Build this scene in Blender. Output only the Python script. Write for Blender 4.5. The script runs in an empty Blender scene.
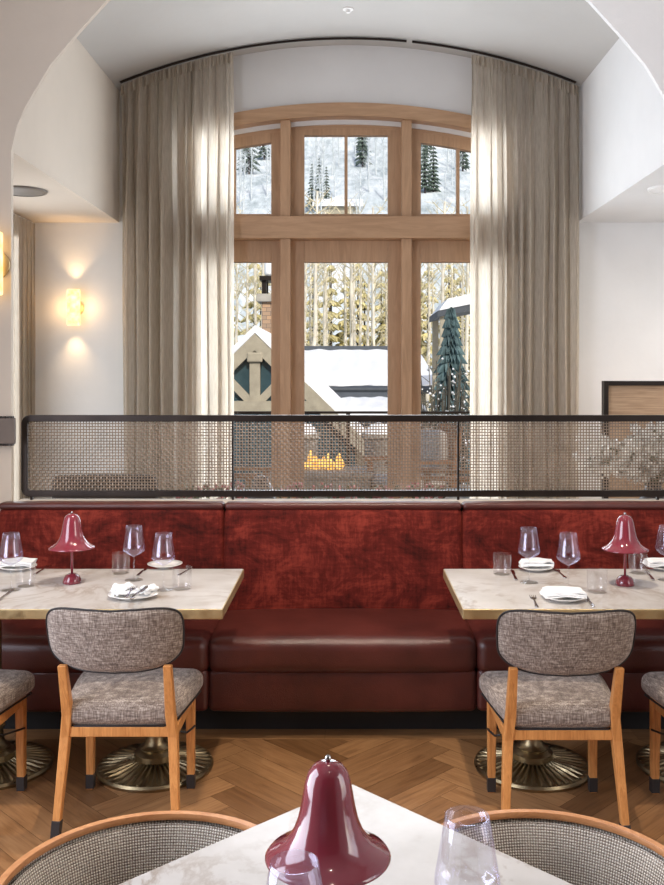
import bpy, bmesh, math, random
from mathutils import Vector, Matrix, noise
random.seed(11)
PI = math.pi
scn = bpy.context.scene
COL = scn.collection
F = 930.0; CX = 348.0; CY = 374.0; CH = 1.63      # focal length and principal point (664x885), eye height

def on(px, py, z=.75):
    """point of a horizontal surface at height z seen at a pixel"""
    Y = (CH - z) * F / (py - CY)
    return ((px - CX) * Y / F, Y)

def lin(c):
    c = c / 255.0
    return c / 12.92 if c <= .04045 else ((c + .055) / 1.055) ** 2.4
def rgb(r, g, b): return (lin(r), lin(g), lin(b), 1)

# ------------------------------------------------------------------ materials
class NT:
    def __init__(s, name):
        s.m = bpy.data.materials.new(name); s.m.use_nodes = True
        s.t = s.m.node_tree; s.t.nodes.clear()
        s.out = s.t.nodes.new('ShaderNodeOutputMaterial')
    def n(s, typ, **kw):
        nd = s.t.nodes.new('ShaderNode' + typ)
        for k, v in kw.items():
            if k in nd.inputs.keys(): nd.inputs[k].default_value = v
            else: setattr(nd, k, v)
        return nd
    def l(s, a, b): s.t.links.new(a, b)
    def coord(s, scale=(1, 1, 1), kind='Object', rot=(0, 0, 0)):
        tc = s.n('TexCoord'); mp = s.n('Mapping')
        mp.inputs['Scale'].default_value = scale; mp.inputs['Rotation'].default_value = rot
        s.l(tc.outputs[kind], mp.inputs[0]); return mp.outputs[0]
    def noise(s, vec, scale=5, detail=3, rough=.55, dist=0):
        nd = s.n('TexNoise'); nd.inputs['Scale'].default_value = scale; nd.inputs['Detail'].default_value = detail
        nd.inputs['Roughness'].default_value = rough; nd.inputs['Distortion'].default_value = dist
        s.l(vec, nd.inputs['Vector']); return nd.outputs['Fac']
    def ramp(s, fac, stops):
        r = s.n('ValToRGB'); e = r.color_ramp.elements
        while len(e) < len(stops): e.new(.5)
        for k, (p, c) in enumerate(stops): e[k].position = p; e[k].color = c
        s.l(fac, r.inputs[0]); return r.outputs[0]
    def mix(s, a, b, fac, mode='MIX'):
        m = s.n('Mix', data_type='RGBA', blend_type=mode)
        for v, k in ((fac, 0), (a, 6), (b, 7)):
            if hasattr(v, 'links'): s.l(v, m.inputs[k])
            else: m.inputs[k].default_value = v
        return m.outputs[2]
    def math(s, op, a, b=0.0, clamp=False):
        m = s.n('Math', operation=op); m.use_clamp = clamp
        for v, k in ((a, 0), (b, 1)):
            if hasattr(v, 'links'): s.l(v, m.inputs[k])
            else: m.inputs[k].default_value = v
        return m.outputs[0]
    def bump(s, h, strength=.2, dist=.01):
        b = s.n('Bump'); b.inputs['Strength'].default_value = strength; b.inputs['Distance'].default_value = dist
        s.l(h, b.inputs['Height']); return b.outputs[0]
    def bsdf(s, color, rough=.5, metal=0, normal=None, spec=.5, coat=0, sheen=0, **kw):
        b = s.n('BsdfPrincipled')
        if hasattr(color, 'links'): s.l(color, b.inputs['Base Color'])
        else: b.inputs['Base Color'].default_value = color
        if hasattr(rough, 'links'): s.l(rough, b.inputs['Roughness'])
        else: b.inputs['Roughness'].default_value = rough
        b.inputs['Metallic'].default_value = metal
        b.inputs['Specular IOR Level'].default_value = spec
        b.inputs['Coat Weight'].default_value = coat
        b.inputs['Coat Roughness'].default_value = .04
        b.inputs['Sheen Weight'].default_value = sheen
        if normal: s.l(normal, b.inputs['Normal'])
        for k, v in kw.items(): b.inputs[k.replace('_', ' ')].default_value = v
        s.l(b.outputs[0], s.out.inputs[0]); return b

def simple(name, color, rough=.5, metal=0, var=.08, nscale=6, bump=0, bscale=60, **kw):
    n = NT(name); v = n.coord()
    dark = tuple(c * (1 - var * 2) for c in color[:3]) + (1,)
    lite = tuple(min(1, c * (1 + var)) for c in color[:3]) + (1,)
    col = n.ramp(n.noise(v, nscale, 4), [(.3, dark), (.7, lite)])
    nm = n.bump(n.noise(v, bscale, 3), bump, .005) if bump else None
    n.bsdf(col, rough, metal, nm, **kw); return n.m

def plaster(name, color):
    n = NT(name); v = n.coord()
    col = n.ramp(n.noise(v, 1.6, 5, .6), [(.3, tuple(c * .93 for c in color[:3]) + (1,)), (.7, color)])
    nm = n.bump(n.noise(v, 14, 6, .6), .12, .01)
    n.bsdf(col, .9, 0, nm, spec=.15); return n.m

def wood(name, c1, c2, scale=(30, 30, 2.5), rough=.42, kind='Object', coat=0):
    n = NT(name); v = n.coord(scale, kind)
    g = n.noise(v, 1.6, 6, .65, 1.2)
    col = n.ramp(g, [(.3, c1), (.65, c2)])
    n.bsdf(col, rough, 0, n.bump(g, .06, .003), coat=coat); return n.m

M = {}
M['plaster'] = plaster('white plaster', rgb(226, 224, 222))
M['plaster_warm_dim'] = plaster('dimmed limewash plaster', rgb(212, 200, 186))  # beige limewash, darkened further for the weaker light on the left side
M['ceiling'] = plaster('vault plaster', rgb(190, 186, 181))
M['wood_window'] = wood('fir window wood', rgb(166, 130, 98), rgb(188, 151, 118), (14, 14, 1.5), .45)
M['wood_window_h'] = wood('fir window wood across', rgb(166, 130, 98), rgb(188, 151, 118), (1.5, 14, 14), .45)
M['oak'] = wood('oiled oak', rgb(176, 112, 58), rgb(213, 150, 88), (40, 40, 4), .4)
M['oak_rim'] = wood('bent oak rim', rgb(172, 110, 64), rgb(208, 148, 98), (10, 10, 40), .4)
M['mesh_metal'] = simple('woven bronze wire', rgb(146, 128, 110), .4, .4, .12)
M['bronze_dark'] = simple('blackened bronze', rgb(52, 44, 40), .38, .75, .15, bump=.05)
M['black'] = simple('black toe kick', rgb(24, 22, 22), .6)
M['cap'] = simple('gunmetal foot cap', rgb(58, 54, 54), .45, .3)
M['steel'] = simple('polished cutlery steel', rgb(190, 188, 186), .16, 1)
M['porcelain'] = simple('white porcelain', rgb(238, 236, 232), .15, coat=.5, var=.01)
M['napkin'] = simple('white linen', rgb(240, 240, 240), .9, var=.02, bump=.25, bscale=220)
M['piping'] = simple('dark piping', rgb(34, 30, 30), .7)
M['snow'] = simple('snow', rgb(240, 243, 248), .8, var=.02, bump=.3, bscale=4)
M['timber_grey'] = simple('painted grey timber', rgb(168, 160, 142), .7)
M['timber_brown'] = wood('patio timber', rgb(128, 84, 52), rgb(172, 122, 80), (20, 20, 3), .6)
M['slate'] = simple('slate roof', rgb(74, 80, 88), .7)
M['paving'] = simple('stone paving', rgb(150, 146, 140), .8, var=.15)
M['cushion'] = simple('pale outdoor cushion', rgb(216, 210, 202), .9)
M['concrete'] = simple('pale concrete', rgb(172, 168, 160), .85)
M['dark_glass'] = simple('dark blue gable glazing', rgb(60, 84, 92), .12, coat=.6)
M['dark_fabric'] = simple('dark brown fabric', rgb(52, 44, 40), .9)
M['speaker_grey'] = simple('grey perforated metal', rgb(120, 114, 108), .5, .3)
M['bark_white'] = simple('aspen bark', rgb(230, 224, 210), .8, var=.18, nscale=1.4)
M['twig'] = simple('pale twigs', rgb(218, 208, 176), .8, var=.2)
M['twig_hazy'] = simple('haze-paled twigs', rgb(206, 214, 220), .85, var=.1)  # pale blue-grey carries the haze over the far bare trees
M['needle'] = simple('haze-paled conifer needles', rgb(118, 134, 122), .85, var=.25, nscale=1.5)  # needles lightened to carry the haze on the hillside
M['needle_yellow'] = simple('olive winter needles', rgb(222, 212, 158), .85, var=.3, nscale=1.2)
M['needle_blue'] = simple('blue spruce needles', rgb(96, 120, 124), .85, var=.3, nscale=1.5)
M['leaf'] = simple('grey green leaf', rgb(92, 96, 72), .7, var=.25, nscale=20)
M['petal'] = simple('white petal', rgb(232, 228, 220), .7, var=.05)
M['petal_pink'] = simple('dusty pink petal', rgb(176, 108, 104), .7, var=.2, nscale=12)
M['ceramic_dark'] = simple('dark ceramic', rgb(54, 44, 42), .4)
M['whitepaint'] = simple('white enamel', rgb(235, 233, 230), .4, var=.01)

def m_stone():
    n = NT('stacked stone'); v = n.coord((1, 1, 1))
    b = n.n('TexBrick'); n.l(v, b.inputs[0])
    n.l(n.coord((1, 1, 1), rot=(PI / 2, 0, 0)), b.inputs[0])
    b.inputs['Color1'].default_value = rgb(196, 160, 128); b.inputs['Color2'].default_value = rgb(160, 138, 120)
    b.inputs['Mortar'].default_value = rgb(110, 100, 90); b.inputs['Scale'].default_value = 2.2
    b.inputs['Mortar Size'].default_value = .015
    n.bsdf(b.outputs[0], .85); return n.m
M['stone'] = m_stone()

def m_brass(name, c, rough=.3):
    n = NT(name); v = n.coord()
    r = n.ramp(n.noise(v, 30, 4), [(.3, (rough * .8,) * 3 + (1,)), (.7, (rough * 1.4,) * 3 + (1,))])
    n.bsdf(c, r, 1); return n.m
M['brass'] = m_brass('brushed brass', rgb(206, 184, 140), .45)
M['brass_antique'] = m_brass('antique brass', rgb(150, 134, 104), .34)

def m_marble():
    n = NT('polished white marble'); v = n.coord()
    a = n.noise(v, 2.2, 6, .62, 1.4)
    veins = n.ramp(a, [(.44, (0, 0, 0, 1)), (.495, (1, 1, 1, 1)), (.53, (0, 0, 0, 1))])
    b = n.noise(v, 5.0, 4, .6)
    base = n.ramp(b, [(.3, rgb(184, 178, 171)), (.7, rgb(208, 203, 198))])
    pat = n.ramp(n.noise(v, 3, 3), [(.4, (0, 0, 0, 1)), (.65, (.8, .8, .8, 1))])
    col = n.mix(base, rgb(140, 118, 98), n.math('MULTIPLY', veins, pat))
    n.bsdf(col, .32, 0, coat=.06, spec=.4); return n.m
M['marble'] = m_marble()

def m_floor():
    n = NT('herringbone oak')
    at = n.n('Attribute', attribute_name='tone'); at.attribute_type = 'GEOMETRY'
    v = n.coord((2.2, 26, 1), 'UV')
    g = n.noise(v, 1.8, 6, .6, .8)
    w = n.ramp(g, [(.25, rgb(128, 92, 60)), (.5, rgb(160, 120, 82)), (.78, rgb(178, 138, 98))])
    tone = n.ramp(at.outputs['Fac'], [(0, (.5, .44, .38, 1)), (.45, (.8, .75, .7, 1)), (1, (1, .97, .92, 1))])
    col = n.mix(w, tone, 1.0, 'MULTIPLY')
    n.bsdf(col, .36, 0, n.bump(g, .08, .002), spec=.45); return n.m
M['floor'] = m_floor()
M['floor_gap'] = simple('dark joint', rgb(84, 58, 38), .8)

def m_velvet():
    n = NT('crushed red velvet'); v = n.coord((1, 1, 1))
    a = n.noise(n.coord((1, 1, 1.3)), 4.5, 6, .72, .8)
    h = n.noise(n.coord((6, 6, 34)), 1.5, 4, .7)
    w = n.noise(n.coord((40, 40, 6)), 1.5, 4, .7)
    s = n.math('ADD', n.math('MULTIPLY', h, .5), n.math('MULTIPLY', w, .5))
    s = n.math('ADD', n.math('MULTIPLY', s, .42), n.math('MULTIPLY', a, .62))
    col = n.ramp(s, [(.38, rgb(48, 14, 10)), (.52, rgb(96, 30, 23)), (.68, rgb(150, 60, 46))])
    n.bsdf(col, .8, 0, n.bump(s, .5, .01), spec=.15, sheen=.22, Sheen_Roughness=.4, Sheen_Tint=rgb(230, 120, 100)); return n.m
M['velvet'] = m_velvet()

def m_leather():
    n = NT('oxblood leather'); v = n.coord()
    col = n.ramp(n.noise(v, 3.5, 5, .6), [(.3, rgb(66, 29, 25)), (.7, rgb(94, 44, 38))])
    vo = n.n('TexVoronoi'); vo.inputs['Scale'].default_value = 260; n.l(v, vo.inputs['Vector'])
    hh = n.math('ADD', n.math('MULTIPLY', vo.outputs['Distance'], .3), n.math('MULTIPLY', n.noise(v, 6, 4, .6, .6), 1.4))
    n.bsdf(col, .33, 0, n.bump(hh, .22, .01), spec=.55); return n.m
M['leather'] = m_leather()

def m_tweed(name='grey brown tweed', uv=False, sc=1.0):
    n = NT(name)
    kind = 'UV' if uv else 'Object'
    a = n.noise(n.coord((230 * sc, 230 * sc, 20 * sc), kind), 1, 2, .6)
    b = n.noise(n.coord((30 * sc, 30 * sc, 260 * sc), kind), 1, 2, .6)
    big = n.noise(n.coord((1, 1, 1), kind), 12, 3)
    s = n.math('ADD', n.math('MULTIPLY', a, .5), n.math('MULTIPLY', b, .5))
    col = n.ramp(s, [(.34, rgb(78, 66, 60)), (.5, rgb(136, 122, 112)), (.66, rgb(196, 184, 172))])
    col = n.mix(col, rgb(110, 94, 84), n.math('MULTIPLY', big, .3))
    n.bsdf(col, .92, 0, n.bump(s, .6, .003), spec=.15, sheen=.2); return n.m
M['tweed'] = m_tweed()

def m_basket():
    n = NT('chunky woven tweed')
    tc = n.n('TexCoord'); sp = n.n('SeparateXYZ')
    mp = n.n('Mapping'); n.l(tc.outputs['UV'], mp.inputs[0]); n.l(mp.outputs[0], sp.inputs[0])
    def wave(o, k, ph=0):
        return n.math('ABSOLUTE', n.math('SINE', n.math('ADD', n.math('MULTIPLY', o, k), ph)))
    u = wave(sp.outputs[0], PI / .0062); v = wave(sp.outputs[1], PI / .0055)
    nz = n.noise(n.coord((160, 200, 1), 'UV'), 1, 2)
    big = n.noise(n.coord((9, 9, 1), 'UV'), 1, 2)
    s = n.math('ADD', n.math('MULTIPLY', n.math('MULTIPLY', u, v), .75), n.math('MULTIPLY', nz, .5))
    s = n.math('ADD', s, n.math('MULTIPLY', n.math('SUBTRACT', big, .5), .3))
    col = n.ramp(s, [(.15, rgb(84, 68, 58)), (.42, rgb(172, 156, 140)), (.72, rgb(236, 226, 212))])
    n.bsdf(col, .9, 0, n.bump(s, .8, .004), spec=.15); return n.m
M['basket'] = m_basket()

def m_curtain():
    n = NT('linen curtain'); v = n.coord((160, 160, 12))
    g = n.noise(v, 1, 3)
    col = n.ramp(g, [(.3, rgb(192, 180, 164)), (.7, rgb(218, 208, 194))])
    d = n.n('BsdfDiffuse'); n.l(col, d.inputs[0])
    t = n.n('BsdfTranslucent'); n.l(col, t.inputs[0])
    tr = n.n('BsdfTransparent')
    m1 = n.n('MixShader'); m1.inputs[0].default_value = .5; n.l(d.outputs[0], m1.inputs[1]); n.l(t.outputs[0], m1.inputs[2])
    m2 = n.n('MixShader'); m2.inputs[0].default_value = .13; n.l(m1.outputs[0], m2.inputs[1]); n.l(tr.outputs[0], m2.inputs[2])
    n.l(m2.outputs[0], n.out.inputs[0]); return n.m
M['curtain'] = m_curtain()

def m_glass(name, lo=.05, hi=.75, tint=(1, 1, 1, 1), power=1.0, sheen=(1, 1, 1, 1)):
    n = NT(name)
    fr = n.n('LayerWeight'); fr.inputs['Blend'].default_value = .32
    f = n.math('ADD', n.math('MULTIPLY', n.math('POWER', fr.outputs['Facing'], power), hi), lo, True)
    tr = n.n('BsdfTransparent'); tr.inputs[0].default_value = tint
    gl = n.n('BsdfGlossy'); gl.inputs['Roughness'].default_value = .02; gl.inputs[0].default_value = sheen
    m = n.n('MixShader'); n.l(f, m.inputs[0]); n.l(tr.outputs[0], m.inputs[1]); n.l(gl.outputs[0], m.inputs[2])
    n.l(m.outputs[0], n.out.inputs[0]); return n.m
M['glass'] = m_glass('clear drinking glass', .05, .6, (.985, .985, .99, 1), 2.6)
M['glass_wine'] = m_glass('thin crystal with lavender sheen', .07, .6, (.98, .98, .99, 1), 2.6, (.86, .84, 1, 1))
M['pane'] = m_glass('window pane', .003, .05, (1, 1, 1, 1), 3)

M['lamp'] = simple('glazed burgundy enamel', rgb(132, 48, 60), .13, coat=.8, var=.03)

def m_emit(name, col, strength, col2=None):
    n = NT(name); e = n.n('Emission'); e.inputs[1].default_value = strength
    if col2:
        n.l(n.ramp(n.noise(n.coord(), 22, 4), [(.35, col2), (.65, col)]), e.inputs[0])
    else: e.inputs[0].default_value = col
    n.l(e.outputs[0], n.out.inputs[0]); return n.m
M['alabaster'] = m_emit('glowing textured glass', rgb(255, 224, 165), 2.0, rgb(255, 196, 115))
M['flame'] = m_emit('flame', rgb(255, 214, 120), 1.5, rgb(255, 160, 60))

def m_hill():
    n = NT('haze-paled snowy hillside'); v = n.coord((.05, .02, .05))
    a = n.noise(v, 4, 8, .7)
    b = n.noise(n.coord((1.2, .15, .3)), 1, 5, .7)
    s = n.math('ADD', n.math('MULTIPLY', a, .6), n.math('MULTIPLY', b, .4))
    col = n.ramp(s, [(.36, rgb(150, 164, 170)), (.5, rgb(206, 216, 222)), (.62, rgb(236, 240, 244))])  # distance haze is put into these pale bluish colours
    n.bsdf(col, .95, spec=.1); return n.m
M['hill'] = m_hill()
def m_panel():
    n = NT('brown grasscloth'); v = n.coord((4, 4, 90))
    col = n.ramp(n.noise(v, 1.2, 4), [(.3, rgb(158, 126, 98)), (.7, rgb(200, 168, 136))])
    n.bsdf(col, .7); return n.m
M['grasscloth'] = m_panel()

# ------------------------------------------------------------------ mesh helpers
class MB:
    def __init__(s): s.v = []; s.f = []; s.uv = {}
    def add(s, vs, fs, uvs=None):
        o = len(s.v); s.v += [tuple(p) for p in vs]
        for k, f in enumerate(fs):
            if uvs: s.uv[len(s.f)] = uvs[k]
            s.f.append([i + o for i in f])
        return s
    def box(s, x0, x1, y0, y1, z0, z1, bev=0, mat=None):
        if bev:
            bm = bmesh.new(); bmesh.ops.create_cube(bm, size=1)
            for v in bm.verts:
                v.co = Vector((x0 + (v.co.x + .5) * (x1 - x0), y0 + (v.co.y + .5) * (y1 - y0), z0 + (v.co.z + .5) * (z1 - z0)))
            bmesh.ops.bevel(bm, geom=list(bm.edges), offset=bev, segments=3, profile=.5, affect='EDGES')
            bm.verts.index_update()
            vs = [v.co.copy() for v in bm.verts]; fs = [[v.index for v in f.verts] for f in bm.faces]; bm.free()
        else:
            vs = [Vector(p) for p in ((x0,y0,z0),(x1,y0,z0),(x1,y1,z0),(x0,y1,z0),(x0,y0,z1),(x1,y0,z1),(x1,y1,z1),(x0,y1,z1))]
            fs = [(0,3,2,1),(4,5,6,7),(0,1,5,4),(1,2,6,5),(2,3,7,6),(3,0,4,7)]
        if mat: vs = [mat @ v for v in vs]
        return s.add(vs, fs)
    def bar(s, a, b, wx, wy, up=(0, 1, 0), wx2=None, wy2=None):
        """square bar from a to b; wx, wy cross-section"""
        a = Vector(a); b = Vector(b); d = (b - a).normalized(); u = Vector(up)
        xx = d.cross(u).normalized(); yy = xx.cross(d).normalized()
        vs = []
        for p, w, h in ((a, wx, wy), (b, wx2 or wx, wy2 or wy)):
            for sx, sy in ((-1,-1),(1,-1),(1,1),(-1,1)): vs.append(p + xx * sx * w / 2 + yy * sy * h / 2)
        return s.add(vs, [(0,3,2,1),(4,5,6,7),(0,1,5,4),(1,2,6,5),(2,3,7,6),(3,0,4,7)])
    def lathe(s, prof, c=(0, 0, 0), seg=32, mat=None, rfun=None):
        vs = []; fs = []; n = len(prof)
        for k in range(seg):
            a = 2 * PI * k / seg
            for r, z in prof:
                rr = r * (rfun(a, z) if rfun else 1)
                p = Vector((c[0] + rr * math.cos(a), c[1] + rr * math.sin(a), c[2] + z))
                vs.append(mat @ p if mat else p)
        for k in range(seg):
            k2 = (k + 1) % seg
            for i in range(n - 1):
                fs.append((k * n + i, k2 * n + i, k2 * n + i + 1, k * n + i + 1))
        return s.add(vs, fs)
    def tube(s, pts, r, seg=8, closed=False, cap=True):
        pts = [Vector(p) for p in pts]; n = len(pts)
        rs = r if isinstance(r, (list, tuple)) else [r] * n
        vs = []; up = Vector((0, 0, 1)); prev = None
        for k, p in enumerate(pts):
            a = pts[(k - 1) % n] if (closed or k) else p
            b = pts[(k + 1) % n] if (closed or k < n - 1) else p
            d = (b - a)
            d = d.normalized() if d.length > 1e-9 else Vector((0, 0, 1))
            if prev is None:
                xx = d.cross(up)
                if xx.length < .1: xx = d.cross(Vector((1, 0, 0)))
                xx.normalize()
            else:
                xx = prev - d * prev.dot(d); xx.normalize()
            prev = xx; yy = d.cross(xx)
            for j in range(seg):
                t = 2 * PI * j / seg
                vs.append(p + (xx * math.cos(t) + yy * math.sin(t)) * rs[k])
        fs = []
        for k in range(n if closed else n - 1):
            k2 = (k + 1) % n
            for j in range(seg):
                fs.append((k * seg + j, k * seg + (j + 1) % seg, k2 * seg + (j + 1) % seg, k2 * seg + j))
        if cap and not closed:
            fs.append(tuple(range(seg))[::-1]); fs.append(tuple((n - 1) * seg + j for j in range(seg)))
        return s.add(vs, fs)
    def prism(s, poly, a0, a1, axis='y', mat=None):
        """extrude a 2-D polygon; axis 'y': poly is (x,z); 'z': (x,y); 'x': (y,z)"""
        n = len(poly)
        def P(p, t):
            if axis == 'y': v = Vector((p[0], t, p[1]))
            elif axis == 'z': v = Vector((p[0], p[1], t))
            else: v = Vector((t, p[0], p[1]))
            return mat @ v if mat else v
        vs = [P(p, a0) for p in poly] + [P(p, a1) for p in poly]
        fs = [tuple(range(n))[::-1], tuple(range(n, 2 * n))] + [(i, (i + 1) % n, n + (i + 1) % n, n + i) for i in range(n)]
        return s.add(vs, fs)
    def grid(s, fn, nu, nv, uvfn=None, wrap=False):
        vs = [fn(i / nu, j / nv) for i in range(nu + (0 if wrap else 1)) for j in range(nv + 1)]
        fs = []; uvs = []
        N = nu if wrap else nu + 1
        for i in range(nu):
            for j in range(nv):
                i2 = (i + 1) % N
                fs.append((i * (nv + 1) + j, i2 * (nv + 1) + j, i2 * (nv + 1) + j + 1, i * (nv + 1) + j + 1))
                if uvfn: uvs.append([uvfn(i / nu, j / nv), uvfn((i + 1) / nu, j / nv), uvfn((i + 1) / nu, (j + 1) / nv), uvfn(i / nu, (j + 1) / nv)])
        return s.add(vs, fs, uvs if uvfn else None)
    def build(s, name, mat, parent=None, smooth=False, bevel=0, sub=0, solid=0, weld=False, auto=None):
        me = bpy.data.meshes.new(name); me.from_pydata(s.v, [], s.f)
        bm = bmesh.new(); bm.from_mesh(me)
        if weld: bmesh.ops.remove_doubles(bm, verts=bm.verts, dist=1e-5)
        if not solid: bmesh.ops.recalc_face_normals(bm, faces=bm.faces)
        if s.uv and not weld:
            bm.faces.ensure_lookup_table(); L = bm.loops.layers.uv.new('UVMap')
            # loops may be reversed by recalc: map by vertex
            for k, u in s.uv.items():
                mp = dict(zip(s.f[k], u))
                for lp in bm.faces[k].loops: lp[L].uv = mp[lp.vert.index]
        bm.to_mesh(me); bm.free()
        me.materials.append(mat)
        o = bpy.data.objects.new(name, me); COL.objects.link(o)
        if smooth: me.shade_smooth()
        if auto is not None:
            me.shade_smooth(); me.set_sharp_from_angle(angle=auto)
        if solid:
            md = o.modifiers.new('Solidify', 'SOLIDIFY'); md.thickness = solid; md.offset = 0
        if bevel:
            md = o.modifiers.new('Bevel', 'BEVEL'); md.width = bevel; md.segments = 3; md.limit_method = 'ANGLE'
            md.angle_limit = math.radians(40); md.harden_normals = False
            me.shade_smooth() if smooth else None
        if sub:
            md = o.modifiers.new('Subdivision', 'SUBSURF'); md.levels = sub; md.render_levels = sub
        if parent: o.parent = parent
        return o

def tag(o, label, cat, group=None, kind=None):
    o['label'] = label; o['category'] = cat
    if group: o['group'] = group
    if kind: o['kind'] = kind
    return o
def empty(name, loc, rz, label, cat, group=None):
    o = bpy.data.objects.new(name, None); COL.objects.link(o)
    o.location = loc; o.rotation_euler = (0, 0, rz); o.empty_display_size = .1
    return tag(o, label, cat, group)
def struct(o): o['kind'] = 'structure'; return o
def dup(root, loc, rz=None, label=None, group=None, scale=None):
    def cp(o, par):
        c = o.copy(); COL.objects.link(c)
        if par: c.parent = par
        for ch in [q for q in o.children]: cp(ch, c)
        return c
    r = cp(root, None)
    r.location = loc
    if rz is not None: r.rotation_euler = (0, 0, rz)
    if label: r['label'] = label
    if group: r['group'] = group
    if scale: r.scale = (scale,) * 3 if not isinstance(scale, tuple) else scale
    return r

# ------------------------------------------------------------------ setting
YW = 7.0; YA = 4.75; SOF = 2.77; XP = 1.72
XL = -2.37; XR = 3.0; YB = -2.6; HC = 4.7

def herringbone():
    W = .125; n = 5; bm = bmesh.new()
    uvl = bm.loops.layers.uv.new('UVMap'); tl = bm.faces.layers.float.new('tone')
    g = .0008; R45 = Matrix.Rotation(-PI / 4 + PI / 2, 2)
    def plank(x0, y0, w, h):
        cxy = R45 @ Vector((x0 + w / 2, y0 + h / 2)) * W
        if not (-3.4 < cxy.x < 3.4 and -3 < cxy.y + 2.0 < 9.6): return
        pts = [R45 @ Vector(p) * W + Vector((0, 2.0)) for p in ((x0 + g/W, y0 + g/W), (x0 + w - g/W, y0 + g/W), (x0 + w - g/W, y0 + h - g/W), (x0 + g/W, y0 + h - g/W))]
        f = bm.faces.new([bm.verts.new((p.x, p.y, 0)) for p in pts])
        ox, oy = random.random() * 50, random.random() * 50
        uv = [(0, 0), (w * W, 0), (w * W, h * W), (0, h * W)]
        if h > w: uv = [(b, a) for a, b in uv]
        for lp, u in zip(f.loops, uv): lp[uvl].uv = (u[0] + ox, u[1] + oy)
        f[tl] = random.random()
    for k in range(-140, 140):
        for m in range(-24, 25):
            ox, oy = k + m * n, k - m * n
            plank(ox, oy, n, 1); plank(ox + n, oy + 1 - n, 1, n)
    for co, no in (((XL, 0, 0), (-1, 0, 0)), ((XR, 0, 0), (1, 0, 0)), ((0, YB, 0), (0, -1, 0)), ((0, 4.15, 0), (0, 1, 0))):
        bmesh.ops.bisect_plane(bm, geom=bm.verts[:] + bm.edges[:] + bm.faces[:], plane_co=co, plane_no=no, clear_outer=True)
    yy = 4.1512
    while yy < YW + .1:
        xx = XL - random.random()
        while xx < XR:
            a, b, y2 = max(XL, xx), min(XR, xx + 1.4), min(yy + .123, YW + .1)
            if b > a:
                f = bm.faces.new([bm.verts.new(q) for q in ((a, yy, 0), (b - g, yy, 0), (b - g, y2, 0), (a, y2, 0))])
                ox, oy = random.random() * 50, random.random() * 50
                for lp, u in zip(f.loops, ((0, 0), (b - a, 0), (b - a, .12), (0, .12))): lp[uvl].uv = (u[0] + ox, u[1] + oy)
                f[tl] = random.random()
            xx += 1.4
        yy += .1255
    for f in bm.faces:
        if f.normal.z < 0: f.normal_flip()
    # solid slab underneath carries the joints
    me = bpy.data.meshes.new('floor'); bm.faces.ensure_lookup_table()
    s = [bm.verts.new(p) for p in ((XL, YB, -.002), (XR, YB, -.002), (XR, YW + .1, -.002), (XL, YW + .1, -.002))]
    f = bm.faces.new(s); f.material_index = 1
    bm.to_mesh(me); bm.free(); me.materials.append(M['floor']); me.materials.append(M['floor_gap'])
    o = bpy.data.objects.new('floor', me); COL.objects.link(o); struct(o)
herringbone()

# vault over the window bay
RV = (XP ** 2 + .345 ** 2) / (2 * .345)
def vz(x): return 4.105 - (RV - math.sqrt(max(0, RV * RV - x * x)))
arc = [(-XP + 2 * XP * i / 40) for i in range(41)]
poly = [(x, vz(x)) for x in arc] + [(XP + .02, HC + .1), (-XP - .02, HC + .1)]
m = MB()
nA = len(arc)
vs = [Vector((x, y, vz(x))) for y in (YA + .02, YW + .02) for x in arc] + [Vector((x, y, vz(x) + .12)) for y in (YA + .02, YW + .02) for x in arc]
fs = []
for i in range(nA - 1):
    fs.append((i, i + 1, nA + i + 1, nA + i)); fs.append((2 * nA + i, 3 * nA + i, 3 * nA + i + 1, 2 * nA + i + 1))
    fs.append((i, 2 * nA + i, 2 * nA + i + 1, i + 1)); fs.append((nA + i, nA + i + 1, 3 * nA + i + 1, 3 * nA + i))
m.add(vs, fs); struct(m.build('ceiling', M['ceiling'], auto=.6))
# bulkheads above the aisles and aisle soffits
for sx, nm in ((-1, 'left'), (1, 'right')):
    xo = XL - .1 if sx < 0 else XR + .1
    a, b = sorted((sx * XP, sx * (XP + .14)))
    m = MB().box(a, b, YA + .03, YW + .02, SOF + .012, 4.3)
    struct(m.build('wall_bulkhead_' + nm, M['plaster_warm_dim'] if sx < 0 else M['plaster']))  # left bulkhead and soffit take the plaster darkened for dimmer light
    a, b = sorted((sx * (XP + .001), xo))
    m = MB().box(a, b, YA + .03, YW + .02, SOF, SOF + .012)
    struct(m.build('ceiling_aisle_' + nm, M['plaster_warm_dim'] if sx < 0 else M['plaster']))

# transverse arch and its piers
pts = [(11, 152), (17, 126), (25, 107), (50, 65), (78, 32), (107, 0), (145, -30), (195, -58), (260, -80), (348, -88)]
ar = [((px - CX) * YA / F, CH + (CY - py) * YA / F) for px, py in pts]
left = [(-XP, 0)] + [(-XP, SOF - .02)] + ar
half = left + [(-x, z) for x, z in left[::-1][1:]]
mL = MB().prism([(XL - .1, 0), (-XP, 0)] + left[1:] + [(0, HC), (XL - .1, HC)], YA, YA + .03)
struct(mL.build('wall_arch_left', M['plaster_warm_dim']))
rt = [(-x, z) for x, z in left]
mR = MB().prism([(XR + .1, 0), (XP, 0)] + rt[1:] + [(0, HC), (XR + .1, HC)], YA, YA + .03)
struct(mR.build('wall_arch_right', plaster('lightened arch plaster', rgb(242, 241, 239))))  # plaster lightened to stand in for stronger light on the right arch

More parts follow.
